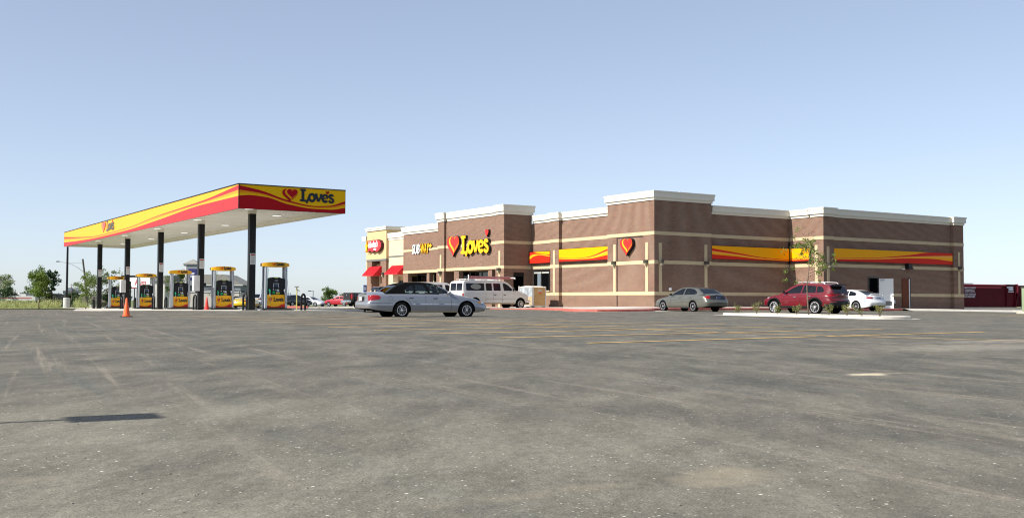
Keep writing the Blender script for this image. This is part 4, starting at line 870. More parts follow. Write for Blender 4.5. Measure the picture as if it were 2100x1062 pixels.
def cx(x): return ((x, 0, 0), (1, 0, 0))
def cy(y): return ((0, y, 0), (0, 1, 0))
def cz_(z): return ((0, 0, z), (0, 0, 1))
def cl(x0, z0, x1, z1): return ((x0, 0, z0), (-(z1 - z0), 0, x1 - x0))   # line in side view
def cyl_(y0, z0, y1, z1): return ((0, y0, z0), (0, -(z1 - z0), y1 - y0))   # line in rear view
def above(x0, z0, x1, z1, x, z): return (x1 - x0) * (z - z0) - (z1 - z0) * (x - x0) > 0
def make_car(name, label, cat, loc, heading, S, group=None):
    t = thing(name, label, cat, loc, heading, group); t.location.z = loc[2] if len(loc) > 2 else gz(loc[0], loc[1])
    wb, ro, fo, W_ = S['wb'], S['ro'], S['fo'], S['W'] / 2; wr = S.get('wr', .32); Ra = S.get('ra', wr + .055); z0 = S['z0']; step = S.get('step', .04)
    xa, xb = -ro, wb + fo; pm = S['paint']
    sh = lambda x: interp(S['sh'], x); tp = lambda x: interp(S['top'], x)
    we = S.get('wend', (.74, .66)); q0, q1 = 1 - we[0], 1 - we[1]; wt = [(xa, W_ * we[0]), (xa + .05, W_ * (1 - q0 * .62)), (xa + .16, W_ * (1 - q0 * .32)), (xa + .36, W_ * (1 - q0 * .12)), (xa + .8, W_ * .99), (wb * .5, W_), (xb - .95, W_ * .99), (xb - .45, W_ * (1 - q1 * .2)), (xb - .2, W_ * (1 - q1 * .42)), (xb - .06, W_ * (1 - q1 * .72)), (xb, W_ * we[1])]
    wf = lambda x: interp(wt, x)
    G = S.get('g', [(0, .93), (.15, .985), (.5, 1.0), (.85, .97), (1, .90)])
    def ys(x, z):
        tt = (z - z0) / max(sh(x) - z0, .05); return wf(x) * interp(G, min(max(tt, 0), 1))
    zbot = S.get('zb', [(xa, z0 + .12), (xa + .5, z0 + .04), (0.6, z0), (wb - .6, z0), (xb - .5, z0 + .02), (xb, z0 + .06)])
    def zb(x):
        z = interp(zbot, x)
        for xc in (S.get('rax', 0), wb):
            d = abs(x - xc)
            if d < Ra: z = max(z, wr + math.sqrt(max(Ra * Ra - d * d, 0)) * 1.0)
        return z
    def wx(x, z):
        a = interp(S['rearp'], z) * smooth(xa + .55, xa, x); b = interp(S['frontp'], z) * smooth(xb - .55, xb, x)
        return x - a + b
    xs = frange(xa, xb, step) + [xb] + [xa + q for q in (.012, .025, .05, .08, .12, .16)] + [xb - q for q in (.012, .025, .05, .08, .12, .16)]
    for xc in (S.get('rax', 0), wb): xs += [xc + Ra * math.cos(R(a)) for a in range(0, 181, 8)] + [xc - Ra - .002, xc + Ra + .002]
    xs = sorted({round(x, 4) for x in xs if xa <= x <= xb}); n = 14; M = 14
    bm = bmesh.new(); loops = []
    for x in xs:
        b_, s_, tz = zb(x), sh(x), tp(x); L = []
        ysh = ys(x, s_)
        right = [(wx(x, b_ + (s_ - b_) * k / n), -ys(x, b_ + (s_ - b_) * k / n), b_ + (s_ - b_) * k / n) for k in range(n)]
        top = []
        for j in range(M + 1):
            y = -ysh + 2 * ysh * j / M; z = s_ + (tz - s_) * (1 - abs(y / ysh) ** 2.6); top.append((wx(x, z), y, z))
        left = [(p[0], -p[1], p[2]) for p in right[::-1]]
        yb = ys(x, b_); bot = [(wx(x, b_), yb - 2 * yb * j / M, b_) for j in range(1, M)]
        L = right + top + left + bot
        loops.append([bm.verts.new(p) for p in L])
    N = len(loops[0]); nb = n + M + 1 + n
    for a, b in zip(loops, loops[1:]):
        for k in range(N):
            f = bm.faces.new((a[k], b[k], b[(k + 1) % N], a[(k + 1) % N])); f.material_index = 1 if k >= nb - 1 else 0
    for loop, end in ((loops[0], -1), (loops[-1], 1)):
        # rows: k=0 bottom (right0, bot reversed, left0) ... k=n top row
        rowb = [loop[0]] + loop[nb:][::-1] + [loop[nb - 1]]; rowt = loop[n:n + M + 1]; rows = [rowb]
        for k in range(1, n):
            a, b = loop[k], loop[nb - 1 - k]; rr = [a]
            for j in range(1, M):
                y = a.co.y + (b.co.y - a.co.y) * j / M; rr.append(bm.verts.new((a.co.x + end * S.get('bulge', .07) * (1 - (y / a.co.y) ** 2), y, a.co.z)))
            rr.append(b); rows.append(rr)
        rows.append(rowt)
        for r1, r2 in zip(rows, rows[1:]):
            for j in range(M):
                f = bm.faces.new((r1[j], r1[j + 1], r2[j + 1], r2[j]))
        for rr in (rows[0], rows[n]):
            for j in range(1, M):
                v = rr[j]; y = v.co.y; a = rr[0].co; v.co.x = a.x + end * S.get('bulge', .07) * (1 - (y / a.y) ** 2)
    bmesh.ops.recalc_face_normals(bm, faces=bm.faces[:]); bm.normal_update()
    # pick surface regions for lamps, cladding, plates
    picks = {}
    for i, rg in enumerate(S.get('regions', [])):
        for (co, no) in rg.get('cuts', []):
            bmesh.ops.bisect_plane(bm, geom=bm.verts[:] + bm.edges[:] + bm.faces[:], dist=1e-5, plane_co=co, plane_no=no)
    bm.normal_update()
    for f in bm.faces:
        c = f.calc_center_median(); nn = f.normal
        if f.material_index == 1: continue
        for i, rg in enumerate(S.get('regions', [])):
            if rg['test'](c, nn):
                key = (i, rg['side'](c)) if 'side' in rg else (i, 0)
                picks.setdefault(key, []).append([(v.co.copy(), v.normal.copy()) for v in f.verts])
    body = link_mesh('body', bm, [pm, UNDER], t, True, 38)
    for (i, sd_), qs in picks.items():
        rg = S['regions'][i]; faces_mesh(rg['name'], qs, rg['mat'], t, rg.get('off', .004))
    B('underbody', UNDER, t, (-ro + .25, wb + fo - .25, -W_ * .62, W_ * .62, z0 + .0, .62))
    for xc in (S.get('rax', 0), wb):
        for s in (-1, 1):
            wheel(t, xc, s * (W_ - S.get('ww', .2) / 2 - .02), wr, S.get('ww', .2), S.get('rim', 'spoke'), S.get('spokes', 10), S.get('rimr', .64), S.get('rimm'))
    # ---- greenhouse
    g = S['roof']; gx0, gx1 = g[0][0], g[-1][0]; zbelt = S['belt']; ytop = S['ytop'] / 2; zmax = max(z for _, z in g)
    belt = lambda x: interp(zbelt, x)
    def gy(x, z):
        b0 = belt(x) - .03; tt = (z - b0) / (zmax - b0); yb = ys(min(max(x, xa), xb), 99) * S.get('inset', .97); return yb + (ytop - yb) * min(max(tt, 0), 1) ** 1.15
    st = []; x = gx0
    while x < gx1:
        st.append(x); d = abs(interp(g, x + .01) - interp(g, x)) / .01; x += max(.004, min(S.get('gstep', .03), .03 / max(d, .01)))
    st.append(gx1)
    nv = S.get('nv', 16); nm = 16; V = []
    for x in st:
        zt = interp(g, x); b0 = belt(x) - .03; rail = max(zt - .035, b0 + .001); yr = gy(x, rail)
        row = [Vector((x, -gy(x, b0 + (rail - b0) * k / nv), b0 + (rail - b0) * k / nv)) for k in range(nv)]
        row += [Vector((x, -yr + 2 * yr * j / nm, rail + max(zt - rail, .0) * (1 - abs(-1 + 2 * j / nm) ** 3) ** .6)) for j in range(nm + 1)]
        row += [Vector((p.x, -p.y, p.z)) for p in row[:nv][::-1]]; V.append(row)
    def col_n(a, b, c, d):
        return ((c - a).cross(d - b)).normalized()
    shell, gl = [], {}
    nodes_n = [[None] * len(V[0]) for _ in V]
    for i in range(len(V)):
        for k in range(len(V[0])):
            a = V[max(i - 1, 0)][k]; b = V[min(i + 1, len(V) - 1)][k]; c = V[i][max(k - 1, 0)]; d = V[i][min(k + 1, len(V[0]) - 1)]
            nn = (b - a).cross(d - c); nn = nn.normalized() if nn.length > 1e-9 else Vector((0, 0, 1)); nodes_n[i][k] = nn
    gbm = bmesh.new(); VV = [[gbm.verts.new(p) for p in row] for row in V]
    for i in range(len(V) - 1):
        for k in range(len(V[0]) - 1):
            try: gbm.faces.new((VV[i][k], VV[i + 1][k], VV[i + 1][k + 1], VV[i][k + 1])).material_index = 0 if (k < nv or k >= nv + nm) else 1
            except ValueError: pass
    bmesh.ops.remove_doubles(gbm, verts=gbm.verts[:], dist=1e-5)
    def gcut(co, no, sel):
        fs = [f for f in gbm.faces if f.material_index == sel]
        geo = set(fs); 
        for f in fs: geo.update(f.verts); geo.update(f.edges)
        bmesh.ops.bisect_plane(gbm, geom=list(geo), dist=1e-5, plane_co=co, plane_no=no)
    for wp in S['windows']:
        for (a0, b0_), (a1, b1_) in zip(wp, wp[1:] + wp[:1]): gcut(*cl(a0, b0_, a1, b1_), 0)
    for (nm_, x0, x1, ym, zlo, zhi) in S['rzones']:
        gcut(*cx(x0), 1); gcut(*cx(x1), 1)
        if zlo > 0: gcut(*cz_(zlo), 1); gcut(*cz_(zhi), 1)
        for yy in S.get('splits', {}).get(nm_, []): gcut(*cy(yy - .03), 1); gcut(*cy(yy + .03), 1)
        # slanted side edges following the pillar
        xm0, xm1 = max(x0, gx0 + .02), min(x1, gx1 - .02); A_ = gy(xm0, interp(g, xm0)) - ym; B_ = gy(xm1, interp(g, xm1)) - ym
        for s in (-1, 1): gcut((x0, s * A_, 0), (-(s * B_ - s * A_), x1 - x0, 0), 1)
        ZN = S.setdefault('_zn', {}); ZN[nm_] = (x0, x1, A_, B_)
    gbm.normal_update(); bmesh.ops.recalc_face_normals(gbm, faces=gbm.faces[:])
    rz = S['rzones']  # list of (name, x0, x1, ymargin) glass in the upper surface
    gbm.normal_update()
    for f in gbm.faces:
        c = f.calc_center_median(); who = None; q = [(v.co.copy(), v.normal.copy()) for v in f.verts]
        if f.material_index == 0:
            for wi, wp in enumerate(S['windows']):
                if inpoly((c.x, c.z), wp): who = ('side_window', wi, 1 if c.y > 0 else -1)
        else:
            for wi, (nm_, x0, x1, ym, zlo, zhi) in enumerate(rz):
                zx0, zx1, A_, B_ = S['_zn'][nm_]; lim = A_ + (B_ - A_) * (c.x - zx0) / (zx1 - zx0)
                if x0 < c.x < x1 and zlo < c.z < zhi and abs(c.y) < lim and all(abs(c.y - yy) > .03 for yy in S.get('splits', {}).get(nm_, [])): who = (nm_, wi, (1 if c.y > 0 else -1) if S.get('splits', {}).get(nm_) else 0)
        if who: gl.setdefault(who, []).append(q)
        else: shell.append(q)
    gbm.free()
    lower = []
    rm2 = S.get('roofmat', pm); sh_o = faces_mesh('roof', shell, rm2, t, 0.0)
    bmx = bmesh.new(); bmx.from_mesh(sh_o.data); bmesh.ops.recalc_face_normals(bmx, faces=bmx.faces[:]); bmx.to_mesh(sh_o.data); bmx.free()
    sh_o.data.polygons.foreach_set('use_smooth', [True] * len(sh_o.data.polygons)); sh_o.data.set_sharp_from_angle(angle=R(40))
    if S.get('pillarmat'):   # roof fabric ends at the header; pillars take the body paint
        sh_o.data.materials.append(S['pillarmat'][1])
        for p in sh_o.data.polygons:
            if p.center.x > S['pillarmat'][0] + (zmax - p.center.z) * .1: p.material_index = 1
    for (nm_, wi, sd_), qs in gl.items(): faces_mesh(nm_, qs, S.get('glass', GLASS_D), t, -.004)
    zf = min(belt(wb * .3), belt(wb * .7)) - .05
    if S.get('interior', True):
        for sx in S.get('seats', (.95, 1.75)):
            for sy in (-1, 1):
                o = B('seat', S.get('seatmat', SEATM), t, sx - .1, sx + .08, sy * W_ * .42 - .24, sy * W_ * .42 + .24, zf - .3, zf + .12, bev=.04); B('headrest', S.get('seatmat', SEATM), o, sx - .09, sx + .02, sy * W_ * .42 - .13, sy * W_ * .42 + .13, zf + .14, zf + .34, bev=.05)
        T('steering_wheel', BLACKP, t, [(wb - .75 + .03 * math.sin(R(a)), W_ * .42 + .18 * math.cos(R(a)), zf + .08 + .16 * math.sin(R(a))) for a in range(0, 361, 30)], .015, 6)
    # seams, mouldings and handles on the flanks
    def strip(nm_, pts, wd, m_, off=.004, z_dir=True):
        for s in (-1, 1):
            bm = bmesh.new(); rows = []
            P2 = []
            for a, b in zip(pts, pts[1:]):
                k = max(1, int(math.hypot(b[0] - a[0], b[1] - a[1]) / .08)); P2 += [(a[0] + (b[0] - a[0]) * i / k, a[1] + (b[1] - a[1]) * i / k) for i in range(k)]
            P2.append(pts[-1])
            for i, p in enumerate(P2):
                a = Vector(P2[max(i - 1, 0)]); b = Vector(P2[min(i + 1, len(P2) - 1)]); d = (b - a).normalized(); nn = Vector((-d.y, d.x)) * wd / 2; r_ = []
                for e in (1, -1):
                    xx, zz = p[0] + nn.x * e, p[1] + nn.y * e; r_.append(bm.verts.new((wx(xx, zz), s * (ys(xx, zz) + off), zz)))
                rows.append(r_)
            for r1, r2 in zip(rows, rows[1:]): bm.faces.new((r1[0], r1[1], r2[1], r2[0]))
            bmesh.ops.solidify(bm, geom=bm.faces[:], thickness=.003)
            link_mesh(nm_, fix(bm), m_, t)
    for nm_, pts, wd, m_ in S.get('strips', []): strip(nm_, pts, wd, m_)
    for hx, hz in S.get('handles', []):
        for s in (-1, 1): B('door_handle', S.get('handlemat', pm), t, wx(hx, hz) - .09, wx(hx, hz) + .09, s * (ys(hx, hz) + .025) - .014, s * (ys(hx, hz) + .025) + .014, hz - .02, hz + .018, bev=.008)
    if 'mirror' in S:
        mx_, mz_ = S['mirror']
        for s in (-1, 1):
            bm = bmesh.new(); bmesh.ops.create_uvsphere(bm, u_segments=12, v_segments=8, radius=1)
            bmesh.ops.scale(bm, vec=(.075, .10, .065), verts=bm.verts); bmesh.ops.translate(bm, vec=(mx_, s * (ys(mx_, mz_ - .05) + .09), mz_), verts=bm.verts); link_mesh('mirror', bm, S.get('mirmat', pm), t, True)
    if 'plate' in S:
        px, pz, pm_ = S['plate']; B('licence_plate', pm_, t, px - .012, px + .01, -.16, .16, pz - .08, pz + .08)
    for fn in S.get('extras', []): fn(t)
    return t
sgn = lambda c: 1 if c.y > 0 else -1
SEAM = mat('panel_gap', (.02, .02, .02), .8)
def pos(rx, ry, heading): return rx, ry   # helper for readability
def place(rearnear, heading, W_, side):
    """rear axle centre from the near rear wheel contact; side -1: near side is the vehicle's right"""
    x, y = rearnear; return (x - side * -math.sin(heading) * -(W_ / 2 - .12) * -1, y - side * math.cos(heading) * (W_ / 2 - .12) * 1)

# --- silver sedan with black soft top (nearest vehicle)
silver = paint('silver', (.27, .28, .31), .5, .26)
LP = [(-1.18, .705), (-.93, .735), (-.86, .82), (-.93, .895), (-1.12, .915), (-1.5, .86), (-1.5, .68)]    # tail lamp outline seen from the side
def lamp_test(poly, ymin): return lambda c, n: inpoly((c.x, c.z), poly) and abs(c.y) > ymin
def lamp_cuts(poly): return [cl(a[0], a[1], b[0], b[1]) for a, b in zip(poly, poly[1:] + poly[:1])]
SED = dict(wb=2.77, ro=1.31, fo=.95, W=1.87, z0=.235, wr=.325, ra=.385, ww=.22, step=.03, gstep=.022, nv=16, bulge=.05, wend=(.80, .68),
    sh=[(-1.31, .885), (-1.1, .93), (-.3, .95), (1, .955), (2.2, .92), (2.8, .845), (3.2, .765), (3.5, .67), (3.72, .585)],
    top=[(-1.31, .955), (-1.15, 1.02), (-.9, 1.04), (2.0, 1.0), (2.3, .985), (2.8, .91), (3.2, .83), (3.5, .735), (3.72, .61)],
    rearp=[(.2, -.08), (.33, .0), (.45, .05), (.58, .06), (.64, .03), (.70, -.035), (.9, -.03), (1.0, .02)], frontp=[(.2, -.16), (.30, -.04), (.40, .04), (.50, .05), (.56, .01), (.64, -.05), (.9, -.1)],
    zb=[(-1.31, .40), (-1.0, .33), (-.5, .28), (.6, .235), (2.2, .235), (3.3, .24), (3.72, .29)],
    g=[(0, .91), (.12, .97), (.36, .995), (.44, 1.0), (.47, .99), (.75, .985), (.9, .96), (1, .90)],
    roof=[(-.66, 1.0), (-.5, 1.09), (-.22, 1.255), (.02, 1.36), (.3, 1.42), (.85, 1.44), (1.3, 1.41), (1.64, 1.32), (2.0, 1.13), (2.27, .98)], belt=[(-.95, .99), (0, .975), (2.3, .965)], ytop=1.20, inset=.985,
    roofmat=mat('soft_top_fabric', (.005, .005, .0055), .95, spec=.08, bump=.3), pillarmat=(1.56, silver), paint=silver,
    windows=[[(.20, .985), (.17, 1.06), (.19, 1.14), (.28, 1.22), (.42, 1.285), (.55, 1.31), (.55, .985)], [(.60, .985), (.60, 1.32), (.98, 1.335), (1.14, .985)], [(1.24, .985), (1.09, 1.34), (1.34, 1.335), (1.62, 1.245), (1.98, 1.06), (2.07, .985)]],
    rzones=[('rear_window', -.58, -.12, .11, 0, 9), ('windscreen', 1.58, 2.20, .06, 0, 9)], glass=glass('clear_car_glass', (.70, .80, .74), .03), seats=(.75, 1.6),
    regions=[dict(name='tail_lamp', mat=TAIL, side=sgn, test=lamp_test(LP, .60), cuts=lamp_cuts(LP) + [cy(.6), cy(-.6)]),
             dict(name='side_marker', mat=AMBER, side=sgn, test=lambda c, n: 3.30 < c.x < 3.43 and .59 < c.z < .67 and abs(n.y) > .2, cuts=[cx(3.3), cx(3.43), cz_(.59), cz_(.67)]),
             dict(name='head_lamp', mat=HEADL, side=sgn, test=lambda c, n: c.x > 3.45 and .59 < c.z < .67 and abs(c.y) > .3, cuts=[cx(3.45)]),
             dict(name='number_recess', mat=SEAM, test=lambda c, n: c.x < -1.25 and .68 < c.z < .85 and abs(c.y) < .27, cuts=[cz_(.68), cz_(.85), cy(.27), cy(-.27)]),
             dict(name='lower_valance', mat=mat('dusty_silver', (.34, .30, .22), .5), side=sgn, test=lambda c, n: c.z < .30, cuts=[cz_(.30)], off=.001)],
    strips=[('door_gap', [(1.0, .27), (1.0, .94)], .010, SEAM), ('door_gap', [(2.06, .27), (2.10, .6), (2.06, .91)], .010, SEAM), ('door_gap', [(.44, .46), (.32, .66), (.17, .80), (.10, .92)], .010, SEAM), ('side_moulding', [(.46, .56), (2.36, .56)], .028, mat('moulding_silver', (.70, .72, .76), .25, metal=.3)), ('bumper_gap', [(-1.2, .60), (-.38, .60)], .010, SEAM), ('bumper_gap', [(3.2, .55), (3.6, .55)], .010, SEAM),
            ('fuel_door', [(-.46 + .09 * math.cos(R(a)), .79 + .09 * math.sin(R(a))) for a in range(0, 361, 24)], .006, SEAM)],
    handles=[(.38, .80), (1.40, .79)], handlemat=mat('handle_grey', (.10, .11, .13), .3, metal=.5), mirror=(1.98, 1.02), plate=(-1.375, .765, mat('plate_grey', (.42, .43, .44), .5)), rim='spoke', spokes=10, rimr=.60)
def ex_exhaust(t): T('exhaust', CHROME, t, [(-1.1, -.55, .30), (-1.34, -.57, .30)], .03, 10); B('trunk_lip', silver, t, -1.36, -1.28, -.40, .40, .955, .975, bev=.008)
SED['extras'] = [ex_exhaust]
h_ = R(-6.4); sp = Vector((18.80, 37.06)); nv_ = Vector((-math.sin(h_), math.cos(h_))) * .82
make_car('sedan', 'silver sedan with black soft top, driving across the lot nearest the camera', 'car', (sp.x + nv_.x, sp.y + nv_.y, gz(sp.x, sp.y) - .06), h_, SED)

# --- grey green sedan at the corner tower
gg = paint('sage_grey', (.14, .14, .118), .5, .3)
LP2 = [(-.88, .845), (-1.02, .93), (-1.5, .93), (-1.5, .72), (-1.05, .76)]
S2 = dict(wb=2.76, ro=1.14, fo=.96, W=1.80, z0=.22, wr=.315, ww=.2, step=.05, gstep=.03, nv=12, paint=gg, bulge=.09,
    sh=[(-1.14, .87), (-.8, .93), (0, .95), (1, .93), (2.2, .88), (2.8, .81), (3.3, .72), (3.72, .61)], top=[(-1.14, .98), (-.95, 1.04), (0, 1.04), (2, 1.0), (2.35, .96), (2.9, .885), (3.3, .79), (3.6, .68), (3.72, .63)],
    rearp=[(.2, -.08), (.35, .02), (.56, .06), (.66, .0), (.9, -.07), (1.05, -.04)], frontp=[(.2, -.1), (.35, .03), (.5, .05), (.6, -.02), (.8, -.1)],
    roof=[(-.80, 1.0), (-.5, 1.15), (-.1, 1.335), (.35, 1.41), (.9, 1.43), (1.3, 1.40), (1.65, 1.28), (2.0, 1.12), (2.36, .95)], belt=[(-.8, 1.0), (0, .97), (2.3, .92)], ytop=1.12,
    windows=[[(-.05, .99), (-.20, 1.06), (-.19, 1.12), (-.05, 1.22), (.15, 1.30), (.5, 1.345), (.86, 1.35), (.92, .985)], [(1.0, .98), (.94, 1.35), (1.25, 1.325), (1.6, 1.20), (1.95, 1.03), (2.02, .965)]],
    rzones=[('rear_window', -.72, -.12, .10, 0, 9), ('windscreen', 1.42, 2.22, .08, 0, 9)], glass=glass('car_glass_mid', (.50, .56, .50), .04), seatmat=mat('seat_dim_tan', (.20, .17, .12), .8),
    regions=[dict(name='tail_lamp', mat=TAIL, side=sgn, test=lamp_test(LP2, .55), cuts=lamp_cuts(LP2) + [cy(.55), cy(-.55)]),
             dict(name='number_recess', mat=mat('recess_grey', (.03, .03, .035), .35), test=lambda c, n: c.x < -1.05 and .71 < c.z < .93 and abs(c.y) < .54, cuts=[cz_(.71), cz_(.93), cy(.54), cy(-.54)]),
             dict(name='head_lamp', mat=HEADL, side=sgn, test=lambda c, n: c.x > 3.42 and .60 < c.z < .70 and abs(c.y) > .35, cuts=[cz_(.60), cz_(.70), cx(3.42)]),
             dict(name='sill_cladding', mat=mat('sill_grey', (.07, .07, .065), .5), side=sgn, test=lambda c, n: c.z < .29, cuts=[cz_(.29)], off=.003)],
    strips=[('door_gap', [(.95, .3), (.95, .93)], .008, SEAM), ('door_gap', [(2.02, .3), (2.02, .9)], .008, SEAM), ('door_gap', [(.42, .45), (.2, .7), (0, .92)], .008, SEAM)],
    handles=[(.30, .84), (1.18, .83)], mirror=(1.98, 1.0), mirmat=BLACKP, plate=(-1.2, .81, mat('plate_dim', (.10, .12, .2), .4)), rim='five', spokes=5, rimr=.68)
h_ = R(87.0); c_ = Vector((41.66, 45.17)) + Vector((1, 0)) * .78
make_car('sedan', 'grey green sedan parked nose-in at the corner tower', 'car', (c_.x, c_.y, gz(c_.x, c_.y) - .02), h_, S2, 'cars parked along the shaded wall')

# --- dark red crossover
rd = mat('paint_deep_red', (.12, .002, .007), .3, coat=.45, spec=.4)
CLAD = mat('black_cladding', (.016, .016, .017), .6, spec=.3)
def suv_extra(t):
    for s in (-1, 1): T('roof_rail', mat('rail_silver', (.75, .76, .78), .25, metal=.5), t, [(-.42, s * .56, 1.60), (-.30, s * .58, 1.67), (.3, s * .585, 1.71), (.9, s * .58, 1.71), (1.35, s * .56, 1.675), (1.47, s * .55, 1.61)], .02, 8)
    B('spoiler', BLACKP, t, -1.0, -.74, -.50, .50, 1.53, 1.565, bev=.012); B('wiper', BLACKP, t, (-1.02, -1.0, -.05, .35, 1.13, 1.15)); B('badge', CHROME, t, (-1.085, -1.06, -.08, .08, 1.02, 1.05)); T('exhaust', CHROME, t, [(-.9, -.5, .33), (-1.0, -.5, .33)], .035, 10)
LP3 = [(-.62, 1.00), (-.80, 1.075), (-1.5, 1.06), (-1.5, .99), (-.85, .94)]
S3 = dict(wb=2.70, ro=.96, fo=.84, W=1.86, z0=.30, wr=.37, ra=.445, ww=.24, step=.045, gstep=.03, nv=12, paint=rd, bulge=.10, wend=(.74, .70),
    sh=[(-.96, .98), (-.6, 1.06), (0, 1.07), (1.2, 1.04), (2.2, 1.0), (2.8, .95), (3.2, .88), (3.54, .78)], top=[(-.96, 1.06), (-.8, 1.1), (0, 1.12), (2.2, 1.1), (2.5, 1.06), (3.0, 1.01), (3.35, .93), (3.54, .83)],
    rearp=[(.3, -.12), (.42, .02), (.62, .06), (.72, .05), (.80, -.02), (1.1, .0)], frontp=[(.3, -.14), (.5, .02), (.72, .06), (.85, -.02)],
    zb=[(-.96, .44), (-.5, .36), (.6, .30), (2.1, .30), (3.1, .34), (3.54, .42)],
    roof=[(-.99, 1.06), (-.95, 1.16), (-.84, 1.36), (-.75, 1.50), (-.62, 1.565), (0, 1.625), (.7, 1.65), (1.2, 1.63), (1.55, 1.53), (1.95, 1.32), (2.42, 1.06)], belt=[(-1, 1.08), (1.2, 1.06), (2.4, 1.03)], ytop=1.22,
    windows=[[(-.42, 1.15), (-.50, 1.24), (-.36, 1.40), (-.22, 1.455), (-.02, 1.475), (-.02, 1.13)], [(.04, 1.13), (.04, 1.485), (.82, 1.525), (.92, 1.11)], [(1.0, 1.11), (.90, 1.53), (1.25, 1.51), (1.6, 1.36), (1.95, 1.17), (2.06, 1.09)]],
    rzones=[('rear_window', -.985, -.70, .045, 1.10, 1.53), ('windscreen', 1.42, 2.35, .08, 0, 9)], glass=glass('car_glass_dark', (.16, .18, .17), .04), seatmat=SEATL,
    regions=[dict(name='cladding', mat=CLAD, side=sgn, test=lambda c, n: c.z < .43 and abs(n.y) > .4, cuts=[cz_(.43)]),
             dict(name='rear_bumper', mat=CLAD, test=lambda c, n: c.x < -.60 and c.z < .70 and not (abs(n.y) > .9 and c.z > .55), cuts=[cz_(.70), cx(-.6)]),
             dict(name='tail_lamp', mat=TAIL, side=sgn, test=lamp_test(LP3, .36), cuts=lamp_cuts(LP3) + [cy(.36), cy(-.36)]),
             dict(name='head_lamp', mat=HEADL, side=sgn, test=lambda c, n: c.x > 3.1 and .85 < c.z < .90 and abs(c.y) > .4, cuts=[cz_(.85), cz_(.9), cx(3.1)]),
             dict(name='reflector', mat=TAILD, side=sgn, off=.007, test=lambda c, n: c.x < -.8 and abs(c.y) > .5 and .62 < c.z < .67, cuts=[cz_(.62), cz_(.67), cy(.5), cy(-.5)])],
    strips=[('door_gap', [(.95, .45), (.95, 1.04)], .008, SEAM), ('door_gap', [(2.05, .45), (2.05, 1.0)], .008, SEAM), ('door_gap', [(.52, .65), (.25, .88), (.08, 1.03)], .008, SEAM), ('door_badge', [(1.75, .60), (2.0, .60)], .02, CHROME)] +
           [('arch_cladding', [(xc + .485 * math.cos(R(a)), .37 + .485 * math.sin(R(a))) for a in range(8, 173, 12)], .085, CLAD) for xc in (0, 2.7)] + [('window_chrome', [(-.42, 1.06), (.9, 1.045), (2.1, 1.005)], .016, CHROME)],
    handles=[(.34, .93), (1.28, .91)], handlemat=CHROME, mirror=(2.02, 1.17), mirmat=BLACKP, plate=(-1.03, .63, PLATE), rim='split', spokes=10, rimr=.72, rimm=mat('alloy_bright', (.62, .62, .62), .3, metal=.5), extras=[suv_extra])
h_ = R(94); c_ = Vector((43.8, 38.18)) + Vector((math.sin(h_), -math.cos(h_))) * .81
make_car('sport_utility_vehicle', 'dark red crossover with silver roof rails parked behind the planted island', 'car', (c_.x, c_.y, gz(c_.x, c_.y) - .02), h_, S3, 'cars parked along the shaded wall')

# --- white coupe
wh = paint('white', (.66, .67, .68), 0, .3)
def wing(t):
    T('rear_wing', wh, t, [(-.86, -.60, 1.02), (-.94, -.58, 1.08), (-.97, -.45, 1.105), (-.98, 0, 1.12), (-.97, .45, 1.105), (-.94, .58, 1.08), (-.86, .60, 1.02)], .022, 8)
LP4 = [(-.66, .87), (-.78, .92), (-1.5, .90), (-1.5, .80), (-.84, .80)]
S4 = dict(wb=2.62, ro=.98, fo=.84, W=1.78, z0=.19, wr=.325, ww=.21, step=.05, gstep=.03, nv=12, paint=wh, bulge=.10, wend=(.72, .66),
    sh=[(-.98, .86), (-.5, .93), (.5, .92), (1.6, .88), (2.4, .81), (3.0, .73), (3.46, .61)], top=[(-.98, .99), (-.7, 1.04), (.5, 1.02), (2.1, .95), (2.6, .87), (3.1, .78), (3.46, .63)],
    rearp=[(.2, -.1), (.34, .02), (.56, .07), (.66, .03), (.78, -.02), (1, -.04)], frontp=[(.2, -.1), (.4, .04), (.6, .02), (.8, -.1)],
    roof=[(-.72, 1.0), (-.4, 1.13), (.0, 1.275), (.45, 1.375), (.85, 1.40), (1.2, 1.36), (1.6, 1.21), (2.15, .95)], belt=[(-.7, 1.0), (.3, .94), (2.2, .88)], ytop=1.08,
    windows=[[(.18, .985), (.05, 1.08), (.25, 1.22), (.7, 1.31), (.7, .97)], [(.76, .97), (.76, 1.315), (1.1, 1.29), (1.5, 1.13), (1.82, .94)]],
    rzones=[('rear_window', -.62, .15, .10, 0, 9), ('windscreen', 1.3, 2.05, .08, 0, 9)], glass=GLASS_D,
    regions=[dict(name='tail_lamp', mat=TAILD, side=sgn, test=lamp_test(LP4, .46), cuts=lamp_cuts(LP4) + [cy(.46), cy(-.46)]), dict(name='diffuser', mat=CLAD, test=lambda c, n: c.x < -.7 and c.z < .38 and abs(c.y) < .62, cuts=[cz_(.38), cy(.62), cy(-.62)]),
             dict(name='number_recess', mat=mat('recess_white', (.42, .42, .45), .4), test=lambda c, n: c.x < -.9 and .74 < c.z < .88 and abs(c.y) < .28, cuts=[cz_(.74), cz_(.88), cy(.28), cy(-.28)])],
    strips=[('door_gap', [(.55, .28), (.55, .92)], .008, SEAM), ('door_gap', [(1.9, .28), (1.9, .86)], .008, SEAM)], handles=[(.72, .80)], mirror=(1.85, .98), plate=(-1.045, .80, PLATEB), rim='split', spokes=10, rimr=.74, extras=[wing])
h_ = R(88); c_ = Vector((54.95, 44.55)) + Vector((1, 0)) * .78
make_car('coupe', 'white coupe with small rear wing parked before the open white door', 'car', (c_.x, c_.y, gz(c_.x, c_.y) - .02), h_, S4, 'cars parked along the shaded wall')

